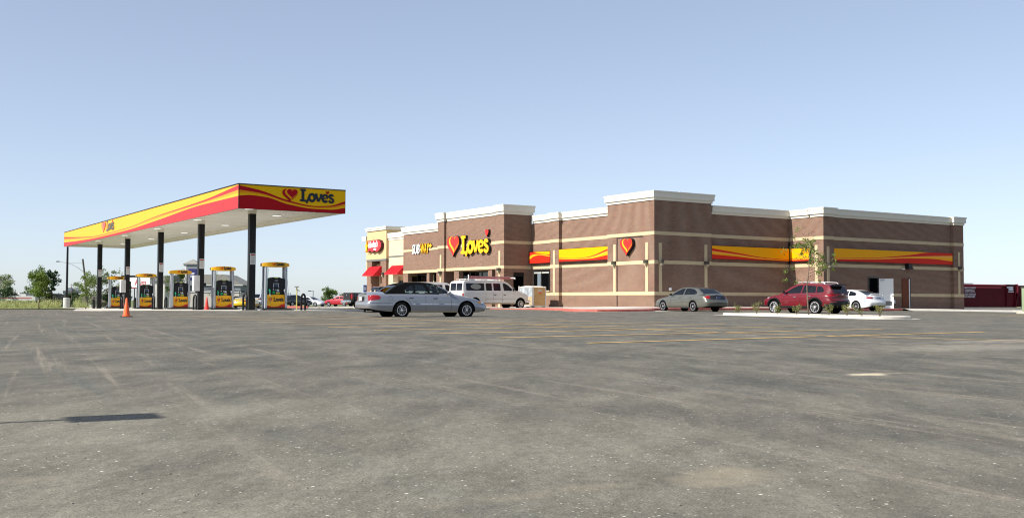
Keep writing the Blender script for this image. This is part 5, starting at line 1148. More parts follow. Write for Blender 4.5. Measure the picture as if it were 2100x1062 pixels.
# --- white passenger van with ladders
wv = paint('van_white', (.58, .57, .545), 0, .35)
def van_extra(t):
    rack = B('roof_rack', WHITEM, t, *[(x, x + .05, -.72, .72, 2.08, 2.12) for x in (-.7, .6, 1.7)])
    for x in (-.7, .6, 1.7):
        for s in (-1, 1): B('rack_foot', WHITEM, rack, (x, x + .06, s * .70 - .03, s * .70 + .03, 1.93, 2.08))
    for s in (-.72, .72): T('rack_rail', WHITEM, rack, [(-.95, s, 2.10), (1.95, s, 2.10)], .02, 6)
    B('rack_tube', WHITEM, rack, (-.55, -.2, -.6, -.3, 2.03, 2.1), (.4, 1.5, -.66, -.6, 2.02, 2.06)); T('rack_post', WHITEM, rack, [(-.82, -.7, 2.0), (-.82, -.7, 2.42)], .04, 8)
    B('bumper', CHROME, t, 4.10, 4.42, -.92, .92, .46, .64, bev=.04); B('bumper_lower', BLACKP, t, 4.1, 4.36, -.85, .85, .34, .46, bev=.03)
    for s in (-1, 1):
        bm = bmesh.new(); bmesh.ops.create_uvsphere(bm, u_segments=12, v_segments=8, radius=1); bmesh.ops.scale(bm, vec=(.06, .11, .15), verts=bm.verts); bmesh.ops.translate(bm, vec=(2.78, s * 1.12, 1.42), verts=bm.verts); link_mesh('mirror', bm, BLACKP, t, True)
    bm = bmesh.new(); prism(bm, [(.42 * math.cos(R(a)), .20 * math.sin(R(a))) for a in range(0, 360, 15)], ((-.36, -.955, 1.58), (1, 0, 0), (0, .24, .97), (0, -.97, .24)), -.02, .006); ov = link_mesh('oval_decal', fix(bm), mat('decal_grey', (.20, .20, .19), .6), t)
    text_obj('decal_lettering', 'SERVICE', .17, mat('decal_dark', (.06, .06, .07), .5), ov, ((-.66, -.97, 1.53), (1, 0, 0), (0, .24, .97), (0, -.97, .24)), .004, .004, .2) if False else None
    B('rear_step', BLACKP, t, (-1.5, -1.36, -.8, .8, .42, .55))
S5 = dict(rax=-.42, wb=3.5, ro=1.40, fo=.76, W=1.98, z0=.36, wr=.375, ra=.455, ww=.23, step=.06, paint=wv, bulge=.03, wend=(.95, .80),
    sh=[(-1.40, 1.26), (2.6, 1.27), (3.1, 1.27), (3.7, 1.16), (4.1, 1.05), (4.26, .98)], top=[(-1.40, 1.3), (2.7, 1.42), (3.1, 1.40), (3.6, 1.32), (4.0, 1.20), (4.26, 1.05)],
    rearp=[(.3, 0), (1.3, 0)], frontp=[(.3, -.06), (.5, -.02), (.9, .04), (1.1, -.06)], zb=[(-1.40, .5), (-.6, .42), (.6, .36), (3, .36), (4.26, .45)],
    g=[(0, .95), (.2, 1.0), (.6, 1.0), (.9, .985), (1, .965)],
    roof=[(-1.41, 1.25), (-1.385, 1.6), (-1.33, 1.90), (-1.2, 1.99), (-.5, 2.03), (1.4, 2.04), (2.1, 2.01), (2.38, 1.93), (2.72, 1.68), (3.02, 1.43)], belt=[(-1.4, 1.24), (2.2, 1.25), (3.05, 1.28)], ytop=1.66, inset=1.0, gstep=.05, nv=12,
    windows=[[(-1.14, 1.30), (-1.16, 1.34), (-1.16, 1.78), (-1.12, 1.82), (.34, 1.82), (.38, 1.78), (.38, 1.34), (.34, 1.30)], [(.55, 1.30), (.51, 1.34), (.50, 1.78), (.54, 1.82), (.98, 1.82), (1.02, 1.78), (1.02, 1.34), (.98, 1.30)], [(1.20, 1.30), (1.16, 1.34), (1.14, 1.78), (1.18, 1.82), (1.70, 1.82), (1.76, 1.78), (1.78, 1.34), (1.74, 1.30)], [(2.04, 1.30), (1.97, 1.82), (2.2, 1.82), (2.5, 1.66), (2.74, 1.44), (2.76, 1.30)]],
    rzones=[('rear_window', -1.6, -1.28, .10, 1.30, 1.82), ('windscreen', 2.34, 2.98, .09, 0, 9)], splits={'rear_window': [0.0]}, glass=mat('van_glass_dark', (.008, .010, .018), .12, spec=.25), seatmat=SEATL, seats=(1.0, 1.9),
    regions=[dict(name='tail_lamp', mat=TAIL, side=sgn, test=lambda c, n: c.x < -1.38 and .75 < c.z < 1.1 and abs(c.y) > .80, cuts=[cz_(.75), cz_(1.1), cy(.8), cy(-.8)]), dict(name='head_lamp', mat=HEADL, side=sgn, test=lambda c, n: c.x > 4.1 and .80 < c.z < 1.0 and abs(c.y) > .5, cuts=[cz_(.8), cz_(1.0), cy(.5), cy(-.5), cx(4.1)]),
             dict(name='grille', mat=CLAD, test=lambda c, n: c.x > 4.15 and .72 < c.z < .98 and abs(c.y) < .5, cuts=[cz_(.72), cz_(.98)]), dict(name='dusty_sill', mat=mat('van_dust', (.40, .34, .24), .6), side=sgn, off=.002, test=lambda c, n: c.z < .47, cuts=[cz_(.47)])],
    strips=[('door_gap', [(.47, .42), (.47, 1.24)], .010, SEAM), ('door_gap', [(1.10, .42), (1.10, 1.24)], .010, SEAM), ('door_gap', [(1.88, .42), (1.88, 1.24)], .010, SEAM), ('door_gap', [(2.9, .55), (2.9, 1.24)], .010, SEAM), ('side_moulding', [(.5, .70), (2.85, .70)], .015, mat('moulding_dark', (.22, .22, .22), .5)), ('hinge', [(.47, .62), (.47, .70)], .03, BLACKP), ('hinge', [(1.88, .62), (1.88, .70)], .03, BLACKP)],
    handles=[(1.26, 1.0), (2.07, 1.0)], handlemat=BLACKP, rim='five', spokes=8, rimr=.62, extras=[van_extra])
h_ = R(2.5); fr_ = Vector((42.05, 64.0)); hd = Vector((math.cos(h_), math.sin(h_))); nl = Vector((-math.sin(h_), math.cos(h_)))
vp = fr_ - hd * 3.5 + nl * .87; VZ = gz(41.5, 64.5) - .01
make_car('passenger_van', 'white passenger van with a ladder rack parked before the storefront', 'van', (vp.x, vp.y, VZ), h_, S5, 'vehicles parked before the storefront')
lad = thing('ladder', 'long pink red ladder lying on the roof rack of the white van', 'ladder', (vp.x, vp.y, VZ), h_)
LADM = mat('ladder_fibreglass', (.46, .15, .16), .5)
B('ladder_rail', LADM, lad, (-.75, 3.15, -.64, -.60, 2.14, 2.23)); B('ladder_rail', LADM, lad, (-.75, 3.15, -.24, -.20, 2.14, 2.23))
B('ladder_rail', mat('ladder_pale', (.50, .24, .24), .5), lad, (-.55, 2.9, -.66, -.63, 2.25, 2.32)); B('ladder_rail', LADM, lad, (-.55, 2.9, -.22, -.19, 2.25, 2.32))
B('ladder_foot', WHITEM, lad, (3.15, 3.24, -.68, -.16, 2.14, 2.28)); B('ladder_foot', BLACKP, lad, (-.88, -.75, -.68, -.16, 2.16, 2.32))
for i in range(13): T('rung', GREYM, lad, [(-.6 + .3 * i, -.62, 2.185), (-.6 + .3 * i, -.22, 2.185)], .016, 6)
# --- simpler specs for the far vehicles
def far(base, **kw):
    d = dict(base); d.update(step=.1, gstep=.08, nv=6); d.update(kw); return d
S6 = far(S5, paint=paint('white2', (.62, .63, .64), 0, .3), extras=[], W=1.95)
make_car('passenger_van', 'white van half hidden between the sedan roof and the ladder van', 'van', (39.3, 74.6, .08), R(-6), S6, 'vehicles parked before the storefront')
bk = paint('black', (.006, .006, .0065), 0, .25)
def bed(t):
    B('tailgate', CLAD, t, (-1.33, -1.27, -.78, .78, .78, 1.32)); B('rear_bumper', CHROME, t, -1.5, -1.32, -.95, .95, .50, .72, bev=.03); B('bed_rail', CLAD, t, (-1.27, 1.0, .82, .96, 1.30, 1.34), (-1.27, 1.0, -.96, -.82, 1.30, 1.34))
    B('brake_lamp', TAIL, t, (1.02, 1.06, -.2, .2, 1.84, 1.88)); B('badge', CHROME, t, (-1.345, -1.33, -.08, .08, 1.1, 1.18))
S7 = far(S5, rax=0, wb=3.6, ro=1.28, fo=.95, W=2.0, z0=.42, wr=.40, ra=.48, paint=bk, step=.08,
    sh=[(-1.28, 1.28), (3.0, 1.25), (4.55, 1.1)], top=[(-1.28, 1.29), (1.0, 1.29), (3.0, 1.3), (4.55, 1.15)], rearp=[(.3, 0), (1.3, 0)], zb=[(-1.28, .55), (.6, .42), (4.55, .5)],
    roof=[(.98, 1.26), (1.06, 1.55), (1.18, 1.82), (1.4, 1.87), (2.2, 1.90), (2.6, 1.85), (3.0, 1.6), (3.4, 1.28)], belt=[(.98, 1.27), (3.4, 1.27)], ytop=1.5, inset=.97, glass=GLASS_D,
    windows=[[(1.35, 1.34), (1.38, 1.76), (2.0, 1.78), (2.0, 1.34)], [(2.06, 1.34), (2.06, 1.78), (2.5, 1.75), (2.95, 1.36)]], rzones=[('rear_window', .9, 1.2, .1, 1.34, 1.78), ('windscreen', 2.5, 3.3, .1, 0, 9)], splits={},
    regions=[dict(name='tail_lamp', mat=TAIL, side=sgn, test=lambda c, n: c.x < -1.15 and .84 < c.z < 1.24 and abs(c.y) > .78, cuts=[cz_(.84), cz_(1.24), cy(.78), cy(-.78)])], strips=[], handles=[], extras=[bed], rim='five', spokes=6)
make_car('pickup_truck', 'black pickup truck with chrome rear bumper behind the sedan trunk', 'pickup truck', (36.75, 79.5, -.07), R(-3), S7, 'vehicles parked before the storefront')
ws = paint('pearl', (.55, .57, .60), .1, .3); re = paint('bright_red', (.36, .012, .022), .1, .3); ye = paint('yellow', (.72, .46, .02), 0, .3)
S8 = far(S2, paint=ws, glass=GLASS_D, regions=S2['regions'][:3])
make_car('sedan', 'pearl white sedan in the far row, right of the hoop bollard', 'car', (57.9, 145.1, -.27), R(-62), S8, 'far cars seen past the pumps')
S9 = far(S3, paint=re, extras=[], wr=.32, ra=.38, roof=[(x, z - .15 if z > 1.2 else z) for x, z in S3['roof']], ytop=1.18, rzones=[('rear_window', -.985, -.70, .045, 1.10, 1.38), ('windscreen', 1.42, 2.35, .08, 0, 9)], windows=[[(x, z - (.14 if z > 1.2 else .02)) for x, z in p] for p in S3['windows']], glass=GLASS_D, regions=S3['regions'][2:4], strips=[])
make_car('hatchback', 'bright red hatchback in the far row, left of the black pickup', 'car', (62.2, 139.4, -.25), R(120), S9, 'far cars seen past the pumps')
S10 = far(S2, paint=bk, glass=GLASS_D, regions=S2['regions'][:3]); make_car('sedan', 'black sedan seen through the hoses right of the nearest pump', 'car', (45.9, 120.4, -.14), R(25), S10, 'far cars seen past the pumps')
S11 = far(S3, paint=ws, glass=GLASS_D, extras=[], regions=S3['regions'][2:4], strips=[]); make_car('sport_utility_vehicle', 'pearl white utility vehicle between the nearest column and pump', 'car', (41.0, 117.0, -.22), R(55), S11, 'far cars seen past the pumps')
S12 = far(S4, paint=ye, W=1.88, roof=[(-.72, .98), (-.4, 1.06), (.1, 1.17), (.6, 1.23), (.95, 1.22), (1.3, 1.15), (1.9, .92)], windows=[[(.2, .97), (.2, 1.14), (.85, 1.17), (1.2, 1.1), (1.6, .95)]], rzones=[('rear_window', -.66, .2, .1, 0, 9), ('windscreen', 1.05, 1.85, .08, 0, 9)], glass=GLASS_D,
    regions=[dict(name='tail_lamp', mat=TAIL, side=sgn, test=lambda c, n: c.x < -.85 and .72 < c.z < .84 and .36 < abs(c.y) < .66, cuts=[cz_(.72), cz_(.84), cy(.36), cy(-.36), cy(.66), cy(-.66)])])
make_car('sports_car', 'yellow sports car parked behind the second pump from the right', 'car', (37.0, 109.8, -.26), R(52), S12, 'far cars seen past the pumps')

# ================================================================== PLANTS
def leaf_mat(name, c1, c2, tr=.35):
    m = bpy.data.materials.new(name); m.use_nodes = True; n = m.node_tree; b = n.nodes['Principled BSDF']
    g = n.nodes.new('ShaderNodeNewGeometry'); mx = n.nodes.new('ShaderNodeMix'); mx.data_type = 'RGBA'
    mx.inputs['A'].default_value = (*c1, 1); mx.inputs['B'].default_value = (*c2, 1)
    n.links.new(g.outputs['Random Per Island'], mx.inputs['Factor']); n.links.new(mx.outputs['Result'], b.inputs['Base Color'])
    b.inputs['Roughness'].default_value = .6; b.inputs['Specular IOR Level'].default_value = .3
    t = n.nodes.new('ShaderNodeBsdfTranslucent'); n.links.new(mx.outputs['Result'], t.inputs[0]); ms = n.nodes.new('ShaderNodeMixShader'); ms.inputs[0].default_value = tr
    n.links.new(b.outputs[0], ms.inputs[1]); n.links.new(t.outputs[0], ms.inputs[2]); n.links.new(ms.outputs[0], n.nodes['Material Output'].inputs[0]); return m
LEAF_L = leaf_mat('leaf_light', (.10, .17, .025), (.19, .25, .05)); LEAF_M = leaf_mat('leaf_mid', (.07, .13, .025), (.14, .20, .045)); LEAF_D = leaf_mat('leaf_dark', (.025, .055, .022), (.055, .09, .03)); LEAF_P = leaf_mat('leaf_pale', (.14, .19, .08), (.24, .28, .13))
LEAF_S = leaf_mat('shrub_leaf', (.13, .17, .035), (.26, .24, .07)); WEED = leaf_mat('weed_leaf', (.30, .36, .12), (.55, .55, .28), .5); BARK = mat('bark', (.16, .12, .09), .9, var=.2, vscale=8)
def leaf_quad(bm, p, s, rnd, up_=0):
    d = Vector((rnd.gauss(0, 1), rnd.gauss(0, 1), rnd.gauss(0, 1) + up_)).normalized(); a = d.orthogonal().normalized(); b = d.cross(a); r = rnd.random() * 6.28
    a, b = a * math.cos(r) + b * math.sin(r), b * math.cos(r) - a * math.sin(r); q = s * (.6 + .8 * rnd.random())
    bm.faces.new([bm.verts.new(p + a * q), bm.verts.new(p + b * q * .55), bm.verts.new(p - a * q), bm.verts.new(p - b * q * .55)])
def tree(name, label, cat, x, y, z, h, w, clear, m, seed, clumps=40, per=40, ls=.09, cl=.35, shape='oval', trunk=.08, group=None, limbs=12, kind_=None):
    rnd = random.Random(seed); t = thing(name, label, cat, (x, y, z), 0, group); bm = bmesh.new(); crown = bmesh.new()
    pts = [(0, 0, -.1)]; k = 6
    for i in range(1, k + 1): pts.append((rnd.gauss(0, .012 * h), rnd.gauss(0, .012 * h), h * .93 * i / k))
    tube(bm, pts, [trunk * (1 - .85 * i / k) for i in range(k + 1)], 7)
    def axis(zz):
        f = min(max(zz / (h * .93), 0), .999) * k; i = int(f); a, b = Vector(pts[i]), Vector(pts[i + 1]); return a + (b - a) * (f - i)
    ends = []
    for i in range(limbs):
        zz = clear + (h * .9 - clear) * (i + rnd.random() * .6) / limbs; a = rnd.random() * 6.28; fr = (zz - clear) / (h - clear)
        if shape == 'cone': rr = w / 2 * (1 - fr) * 1.0 + .1
        elif shape == 'vase': rr = w / 2 * (.45 + .55 * math.sin(math.pi * min(1, fr * .8 + .25)))
        elif shape == 'spire': rr = w / 2 * (1 - fr) ** .8 + .08
        else: rr = w / 2 * math.sin(math.pi * min(.98, max(.12, fr * .85 + .12))) ** .7
        rr *= .65 + .45 * rnd.random(); s = axis(zz); e = s + Vector((math.cos(a) * rr, math.sin(a) * rr, (rr * .55 if shape != 'cone' else -rr * .15)))
        mid = s.lerp(e, .5) + Vector((0, 0, -.06 * rr)); tube(bm, [s, mid, e], [trunk * .32 * (1 - fr * .5), trunk * .2, trunk * .07], 5, caps=False)
        for q in range(2):
            e2 = mid.lerp(e, .6) + Vector((rnd.gauss(0, .25), rnd.gauss(0, .25), rnd.gauss(.15, .15))) * rr; tube(bm, [mid, e2], [trunk * .12, trunk * .04], 4, caps=False); ends.append((e2, rr))
        ends.append((e, rr)); ends.append((mid, rr))
    ends.append((Vector(pts[-1]), w * .3)); link_mesh('trunk', bm, BARK, t, True)
    for i in range(clumps):
        c, rr = ends[i % len(ends)] if i < len(ends) else rnd.choice(ends); c = c + Vector((rnd.gauss(0, .12), rnd.gauss(0, .12), rnd.gauss(0, .12))) * w * .5; r = cl * (.6 + .7 * rnd.random()); n_ = int(per * (.5 + rnd.random()))
        for j in range(n_):
            d = Vector((rnd.gauss(0, 1), rnd.gauss(0, 1), rnd.gauss(0, .8))); d = d.normalized() * r * rnd.random() ** .45
            leaf_quad(crown, c + d, ls, rnd, .3)
    link_mesh('crown', crown, m, t); return t
tree('sapling', 'slender young tree with sparse leaves in the planted island', 'tree', 35.0, 30.9, gz(35, 31) + .08, 3.95, 2.2, 1.25, LEAF_L, 3, clumps=62, per=26, ls=.04, cl=.15, trunk=.036, limbs=20, shape='spire')
sh_pts = [(43.0, 43.3), ]
SHR = [(1518, 34.85, 34.92, .42, 'small shrub at the far left end of the planted island'), (1553, 35.1, 34.0, .50, 'small shrub second from the left in the island'), (1590, 35.0, 32.7, .42, 'small shrub before the front wheel of the red crossover'), (1631, 35.2, 31.75, .42, 'broad low shrub left of the sapling'), (1690, 35.2, 30.0, .46, 'small shrub just right of the sapling'), (1729, 35.0, 28.9, .48, 'upright shrub before the tail of the red crossover'), (1764, 34.8, 27.95, .40, 'leaning thin shrub below the white coupe'), (1812, 34.9, 27.2, .50, 'small shrub at the right end of the planted island')]
for i, (px, x, y, h_, lab) in enumerate(SHR):
    rnd = random.Random(40 + i); t = thing('shrub', lab, 'shrub', (x, y, gz(x, y) + .09), 0, 'young shrubs in the planted island'); bm = bmesh.new(); cr = bmesh.new()
    for k in range(7 if i != 6 else 4):
        a = rnd.random() * 6.28; le = (.35 if i == 6 else .0) ; e = Vector((math.cos(a) * .16 + (-le if i == 6 else 0), math.sin(a) * .16, h_ * (.7 + .4 * rnd.random()))); tube(bm, [(0, 0, -.05), e * .5 + Vector((0, 0, .03)), e], [.008, .006, .003], 4, caps=False)
        for j in range(34):
            f = .35 + .65 * rnd.random(); leaf_quad(cr, e * f + Vector((rnd.gauss(0, .05), rnd.gauss(0, .05), rnd.gauss(0, .035))), .026, rnd, .5)
    link_mesh('stems', bm, BARK, t); link_mesh('foliage', cr, LEAF_S, t)
# young trees and planted verge on the left
tree('sapling', 'bright green young tree in the verge, left of the lamp base', 'tree', 12.6, 81.5, -.06, 2.55, 1.35, .8, LEAF_L, 11, clumps=55, per=60, ls=.055, cl=.26, trunk=.045, group='young trees in the verge')
tree('sapling', 'pale young tree in the verge beside the farthest column', 'tree', 17.0, 88.0, -.1, 3.0, 1.35, .9, LEAF_L, 12, clumps=44, per=40, ls=.05, cl=.22, trunk=.04, group='young trees in the verge')
tree('sapling', 'young tree showing between the middle pumps', 'tree', 26.8, 98.0, -.2, 3.6, 1.9, .3, LEAF_L, 13, clumps=60, per=50, ls=.055, cl=.28, trunk=.045, group='young trees in the verge')
tree('sapling', 'thin bare topped young tree behind the second pump from the right', 'tree', 30.9, 99.0, -.2, 4.0, 2.2, .6, LEAF_M, 14, clumps=14, per=16, ls=.05, cl=.2, trunk=.045, group='young trees in the verge')
rnd = random.Random(5); bm = bmesh.new()
poly_w = [(-12, 84), (-4, 80.5), (6, 78.3), (15.2, 81.5), (16.6, 84.5), (16.6, 92), (-12, 96)]
n_ = 0
while n_ < 2600:
    x = -12 + 29 * rnd.random(); y = 78 + 12 * rnd.random() ** 1.5
    if not inpoly((x, y), poly_w) or abs(x / y - .1775) < .006: continue
    dens = mnoise.noise(Vector((x * .35, y * .35, 3)))
    if dens < -.25 and rnd.random() < .8: continue
    n_ += 1; hh = (.42 + .5 * rnd.random()) * (.85 + dens * .8); 
    if x < 9.5: hh *= .62
    for k in range(9):
        d = Vector((rnd.gauss(0, .16), rnd.gauss(0, .16), hh * (.3 + .7 * rnd.random()))); p = Vector((x, y, gz(x, y) + .03)); wv_ = Vector((rnd.gauss(0, 1), rnd.gauss(0, 1), 0)).normalized() * .014
        tip = p + d; bm.faces.new([bm.verts.new(p + d * .3 - wv_), bm.verts.new(p + d * .3 + wv_), bm.verts.new(tip)])
        leaf_quad(bm, p + d * (.5 + .5 * rnd.random()), .045, rnd)
o = link_mesh('tall_weeds', bm, WEED, None); o['kind'] = 'stuff'; tag(o, 'pale green knee high weeds along the edge of the lot', 'weeds')
o = None
# far trees
FT = [('tree', 'tall loose tree behind the bright young tree at far left', 28.0, 184.0, 7.3, 4.4, LEAF_M, 21, 'oval'), ('tree', 'tall narrow tree right of the loose tree at far left', 30.0, 182.5, 7.6, 2.6, LEAF_D, 22, 'oval'),
      ('tree', 'pale airy tree cut by the left edge of the picture', 23.1, 187.0, 6.4, 4.6, LEAF_P, 23, 'vase'), ('conifer', 'dark cone shaped evergreen left of the concrete lamp base', 29.0, 160.3, 5.4, 3.6, LEAF_D, 24, 'cone'),
      ('tree', 'broad airy tree behind the leaning street light pole', 32.3, 158.2, 6.1, 6.0, LEAF_P, 25, 'vase'), ('tree', 'dense dark tree left of the farthest column', 34.6, 158.0, 4.0, 3.2, LEAF_D, 26, 'oval'), ('tree', 'low dark bushy tree at the left edge', 22.6, 178.5, 3.9, 3.2, LEAF_D, 27, 'oval')]
for (nm, lab, x, y, h_, w_, m_, sd_, shp) in FT:
    tree(nm, lab, 'tree', x, y, -2.3, h_ + .2, w_, 1.2 if shp != 'cone' else .5, m_, sd_, clumps=90 if m_ is not LEAF_P else 100, per=46 if m_ is not LEAF_P else 34, ls=.13, cl=min(.55, .13 * w_) if shp != 'cone' else .42, shape=shp, trunk=.16, group='trees beyond the verge', limbs=22 if shp != 'cone' else 30)
tree('tree', 'rounded green tree on the horizon above the red hatchback', 'tree', 103.5, 243.0, -.3, 3.1, 4.2, .3, LEAF_M, 31, clumps=70, per=40, ls=.16, cl=.6, trunk=.15)
# ================================================================== LAMPS, POLES, FAR BUILDINGS
def lamp_pole(name, lab, x, y, z, h, heads, m_=BLACKM, base=True, r=.08, arm=.5, ang=0, group=None, hs=(.5, .34, .12)):
    t = thing(name, lab, 'lamp post', (x, y, z), ang, group)
    if base: bm = bmesh.new(); lathe(bm, [(.29, -.2), (.29, .90), (.26, .93)], seg=24); link_mesh('concrete_base', bm, CONCG, t, True, 40); B('foot_plate', BLACKM, t, -.17, .17, -.17, .17, .93, .97); b0 = .95
    else: b0 = 0
    T('pole', m_, t, [(0, 0, b0), (0, 0, h)], [r, r * .8], 10)
    for s in heads: T('arm', m_, t, [(0, 0, h - .12), (s * arm, 0, h - .08)], r * .45, 6); B('lamp_head', m_, t, (s * arm - hs[0] / 2 + s * hs[0] / 2, s * arm + hs[0] / 2 + s * hs[0] / 2, -hs[1] / 2, hs[1] / 2, h - .16, h - .16 + hs[2]))
    return t
lamp_pole('lamp_post', 'black lamp pole on a round concrete base at left of the canopy', 17.75, 100.3, gz(17.7, 100) - .02, 6.2, (1,), ang=R(20), r=.10)
# the pole whose shadow lies in the foreground stands left of the picture
shx, shy, H_ = 1.52, 6.12, 3.4; k_ = H_ / math.tan(SUN_EL)
bx_, by_ = shx - k_ * math.cos(SUN_AZ_Y), shy + k_ * math.sin(SUN_AZ_Y)
lamp_pole('lamp_post', 'lamp post left of the picture, its shadow lying on the foreground asphalt', bx_ - .25, by_ + .0, 0, H_, (1,), r=.03, arm=.02, ang=-SUN_AZ_Y, hs=(.42, .31, .06))
for (x, y, z, h_, hd_, lab) in ((58.8, 176.5, -.5, 2.75, (-1, 1), 'far double headed lamp above the yellow car'), (59.8, 175.8, -.5, 2.55, (-1, 1), 'far lamp just left of the nearest column'), (66.1, 171.7, -.4, 2.25, (-1,), 'far single lamp right of the nearest pump'), (69.3, 169.6, -.4, 2.7, (-1,), 'far lamp above the pearl white sedan'), (44.0, 205.0, -2.3, 7.3, (-1,), 'far thin lamp above the red lettered sign'), (38.5, 192, -2.3, 4.6, (-1,), 'far thin lamp left of the farthest pump')):
    lamp_pole('lamp_post', lab, x, y, z, h_, hd_, base=False, r=.06, arm=.35, ang=-YAW, group='far lamp posts', hs=(.5, .3, .12))
t = thing('street_light_pole', 'leaning utility pole with long curved street light arm', 'utility pole', (22.4, 116.6, -.9))
T('pole', mat('weathered_pole', (.10, .09, .08), .8), t, [(.4, 0, -1), (0, -.05, 3.6), (-.28, 0, 5.75)], [.12, .10, .09], 8); T('arm', GREYM, t, [(-.15, 0, 4.35), (-.55, .25, 4.75), (-1.2, .75, 5.2), (-1.9, 1.3, 5.4), (-2.35, 1.6, 5.5)], .035, 6); T('brace', GREYM, t, [(-.26, 0, 5.35), (-1.6, 1.0, 5.33)], .015, 5)
B('lamp_head', LGREY, t, -2.65, -2.25, 1.5, 1.75, 5.42, 5.56, bev=.04)
t = thing('antenna_mast', 'thin mast with a small white head right of the leaning pole', 'mast', (24.6, 121.5, -1)); T('pole', GREYM, t, [(0, 0, -1), (0, 0, 5.55)], .025, 5); B('mast_head', LGREY, t, -.08, .08, -.08, .08, 5.5, 5.72)
def vis(name, lab, cat, x, y, z, rz): return thing(name, lab, cat, (x, y, z), rz)
RZ = -YAW
# low white strip building with red stripe, far left
t = vis('strip_building', 'long low white building with a red stripe and flat canopy at far left', 'building', 21.6, 178.8, -2.3, RZ)
WH = mat('far_white_wall', (.60, .60, .58), .7); B('wall', mat('far_blue_grey_wall', (.30, .33, .38), .7), t, (-10, 5.5, .3, 8, 0, 2.4)); B('fascia', WH, t, (-10, .95, -1.6, -.2, 2.55, 3.62)); B('fascia', mat('far_grey_fascia', (.45, .44, .42), .7), t, (.95, 6.2, -.6, .3, 2.75, 3.45)); B('stripe', mat('far_red_stripe', (.35, .05, .05), .6), t, (-10, .951, -1.62, -1.605, 2.95, 3.1), (.96, 5.6, -.63, -.605, 3.05, 3.17)); B('roof', WH, t, (1.1, 4.2, .5, 7, 3.45, 3.75)); B('roof_unit', WH, t, (1.3, 2.0, 1, 2, 3.75, 4.05), (2.3, 3.0, 1, 2, 3.75, 4.0)); B('window', DARK, t, (-.2, 1.1, .26, .29, 2.1, 2.55), (2.0, 5.4, .26, .29, 2.1, 2.55)); B('post', WH, t, (1.45, 1.75, -.5, -.2, 0, 2.74), (-.9, -.6, -1.4, -1.1, 0, 2.54))
# grey gable roofed building
t = vis('low_building', 'long low building with brown grey shingle roof behind the weeds', 'building', 31.0, 182.3, -2.3, RZ)
B('wall', mat('far_beige_wall', (.50, .48, .44), .8), t, (-3.7, 7.4, .3, 7, 0, 2.5)); bm = bmesh.new(); prism(bm, [(-3.9, 2.45), (7.6, 2.45), (7.6, 3.75), (-1.2, 3.75)], ((0, 0, 0), (1, 0, 0), (0, 0, 1), (0, 1, 0)), 0, 7.2); link_mesh('roof', fix(bm), mat('far_shingle', (.17, .155, .14), .9, var=.1), t); B('ridge_cap', LGREY, t, (-1.3, 7.6, -.1, .4, 3.75, 3.9)); B('roof_box', mat('far_beige_wall', (.50, .48, .44), .8), t, (.3, 2.4, 1, 3, 3.9, 4.35)); B('roof_box', WHITEM, t, (1.0, 2.2, 1.2, 2.6, 4.35, 4.8)); B('door', WHITEM, t, (4.9, 5.2, .25, .29, .9, 2.4))
t = vis('house', 'tiny house with orange red roof left of the farthest pump', 'house', 48.0, 231.0, -2.3, RZ)
B('wall', mat('far_pink_wall', (.45, .36, .30), .8), t, (-1.6, 2.2, 0, 4, 0, 2.6)); bm = bmesh.new(); prism(bm, [(-1.8, 2.6), (2.4, 2.6), (1.8, 3.5), (-.9, 3.7)], ((0, 0, 0), (1, 0, 0), (0, 0, 1), (0, 1, 0)), -.1, 4.1); link_mesh('roof', fix(bm), mat('far_red_roof', (.40, .10, .05), .8), t)
# hotel
HD = mat('hotel_roof', (.24, .235, .21), .9, var=.08); HG = mat('hotel_blue_grey', (.20, .22, .24), .8); HB = mat('hotel_beige', (.48, .46, .41), .8); HW = mat('hotel_white_trim', (.62, .62, .62), .6)
t = vis('hotel', 'grey roofed hotel with a square sign tower behind the canopy', 'hotel', 55.2, 190.6, -2.3, RZ)
B('wall', HB, t, (-5.2, 8.2, .2, 9, 0, 4.4)); B('wall', HG, t, (-5.25, 8.25, .15, 9, 4.4, 5.55)); B('trim', HW, t, (-5.3, 8.3, .08, .149, 4.3, 4.42)); B('gutter', HW, t, (-5.6, 8.7, -.1, .14, 5.5, 5.62))
bm = bmesh.new(); prism(bm, [(-5.7, 5.62), (8.8, 5.62), (5.2, 7.5), (-3.4, 7.5)], ((0, 0, 0), (1, 0, 0), (0, 0, 1), (0, 1, 0)), -.05, 9.3); link_mesh('roof', fix(bm), HD, t)
B('window', mat('hotel_window', (.12, .22, .30), .3), t, (.2, .75, .1, .14, 4.5, 5.3), (-2.6, -2.1, .1, .14, 4.5, 5.3), (4.2, 4.7, .1, .14, 4.5, 5.3))
tw = B('sign_tower', HG, t, (-1.35, .65, -.4, 1.6, 5.5, 9.25)); B('tower_trim', HW, t, (-1.72, -1.36, -.45, 1.65, 5.5, 9.2), (-1.9, .9, -.6, 1.8, 9.2, 9.36), (-2.3, -1.7, -.5, .1, 9.0, 9.2)); bm = bmesh.new()
vs = [bm.verts.new(p) for p in ((-2.0, -.7, 9.36), (1.0, -.7, 9.36), (1.0, 1.9, 9.36), (-2.0, 1.9, 9.36), (-.5, .6, 10.25))]; [bm.faces.new(q) for q in ((vs[0], vs[1], vs[4]), (vs[1], vs[2], vs[4]), (vs[2], vs[3], vs[4]), (vs[3], vs[0], vs[4]), (vs[3], vs[2], vs[1], vs[0]))]; link_mesh('tower_roof', fix(bm), HD, t)
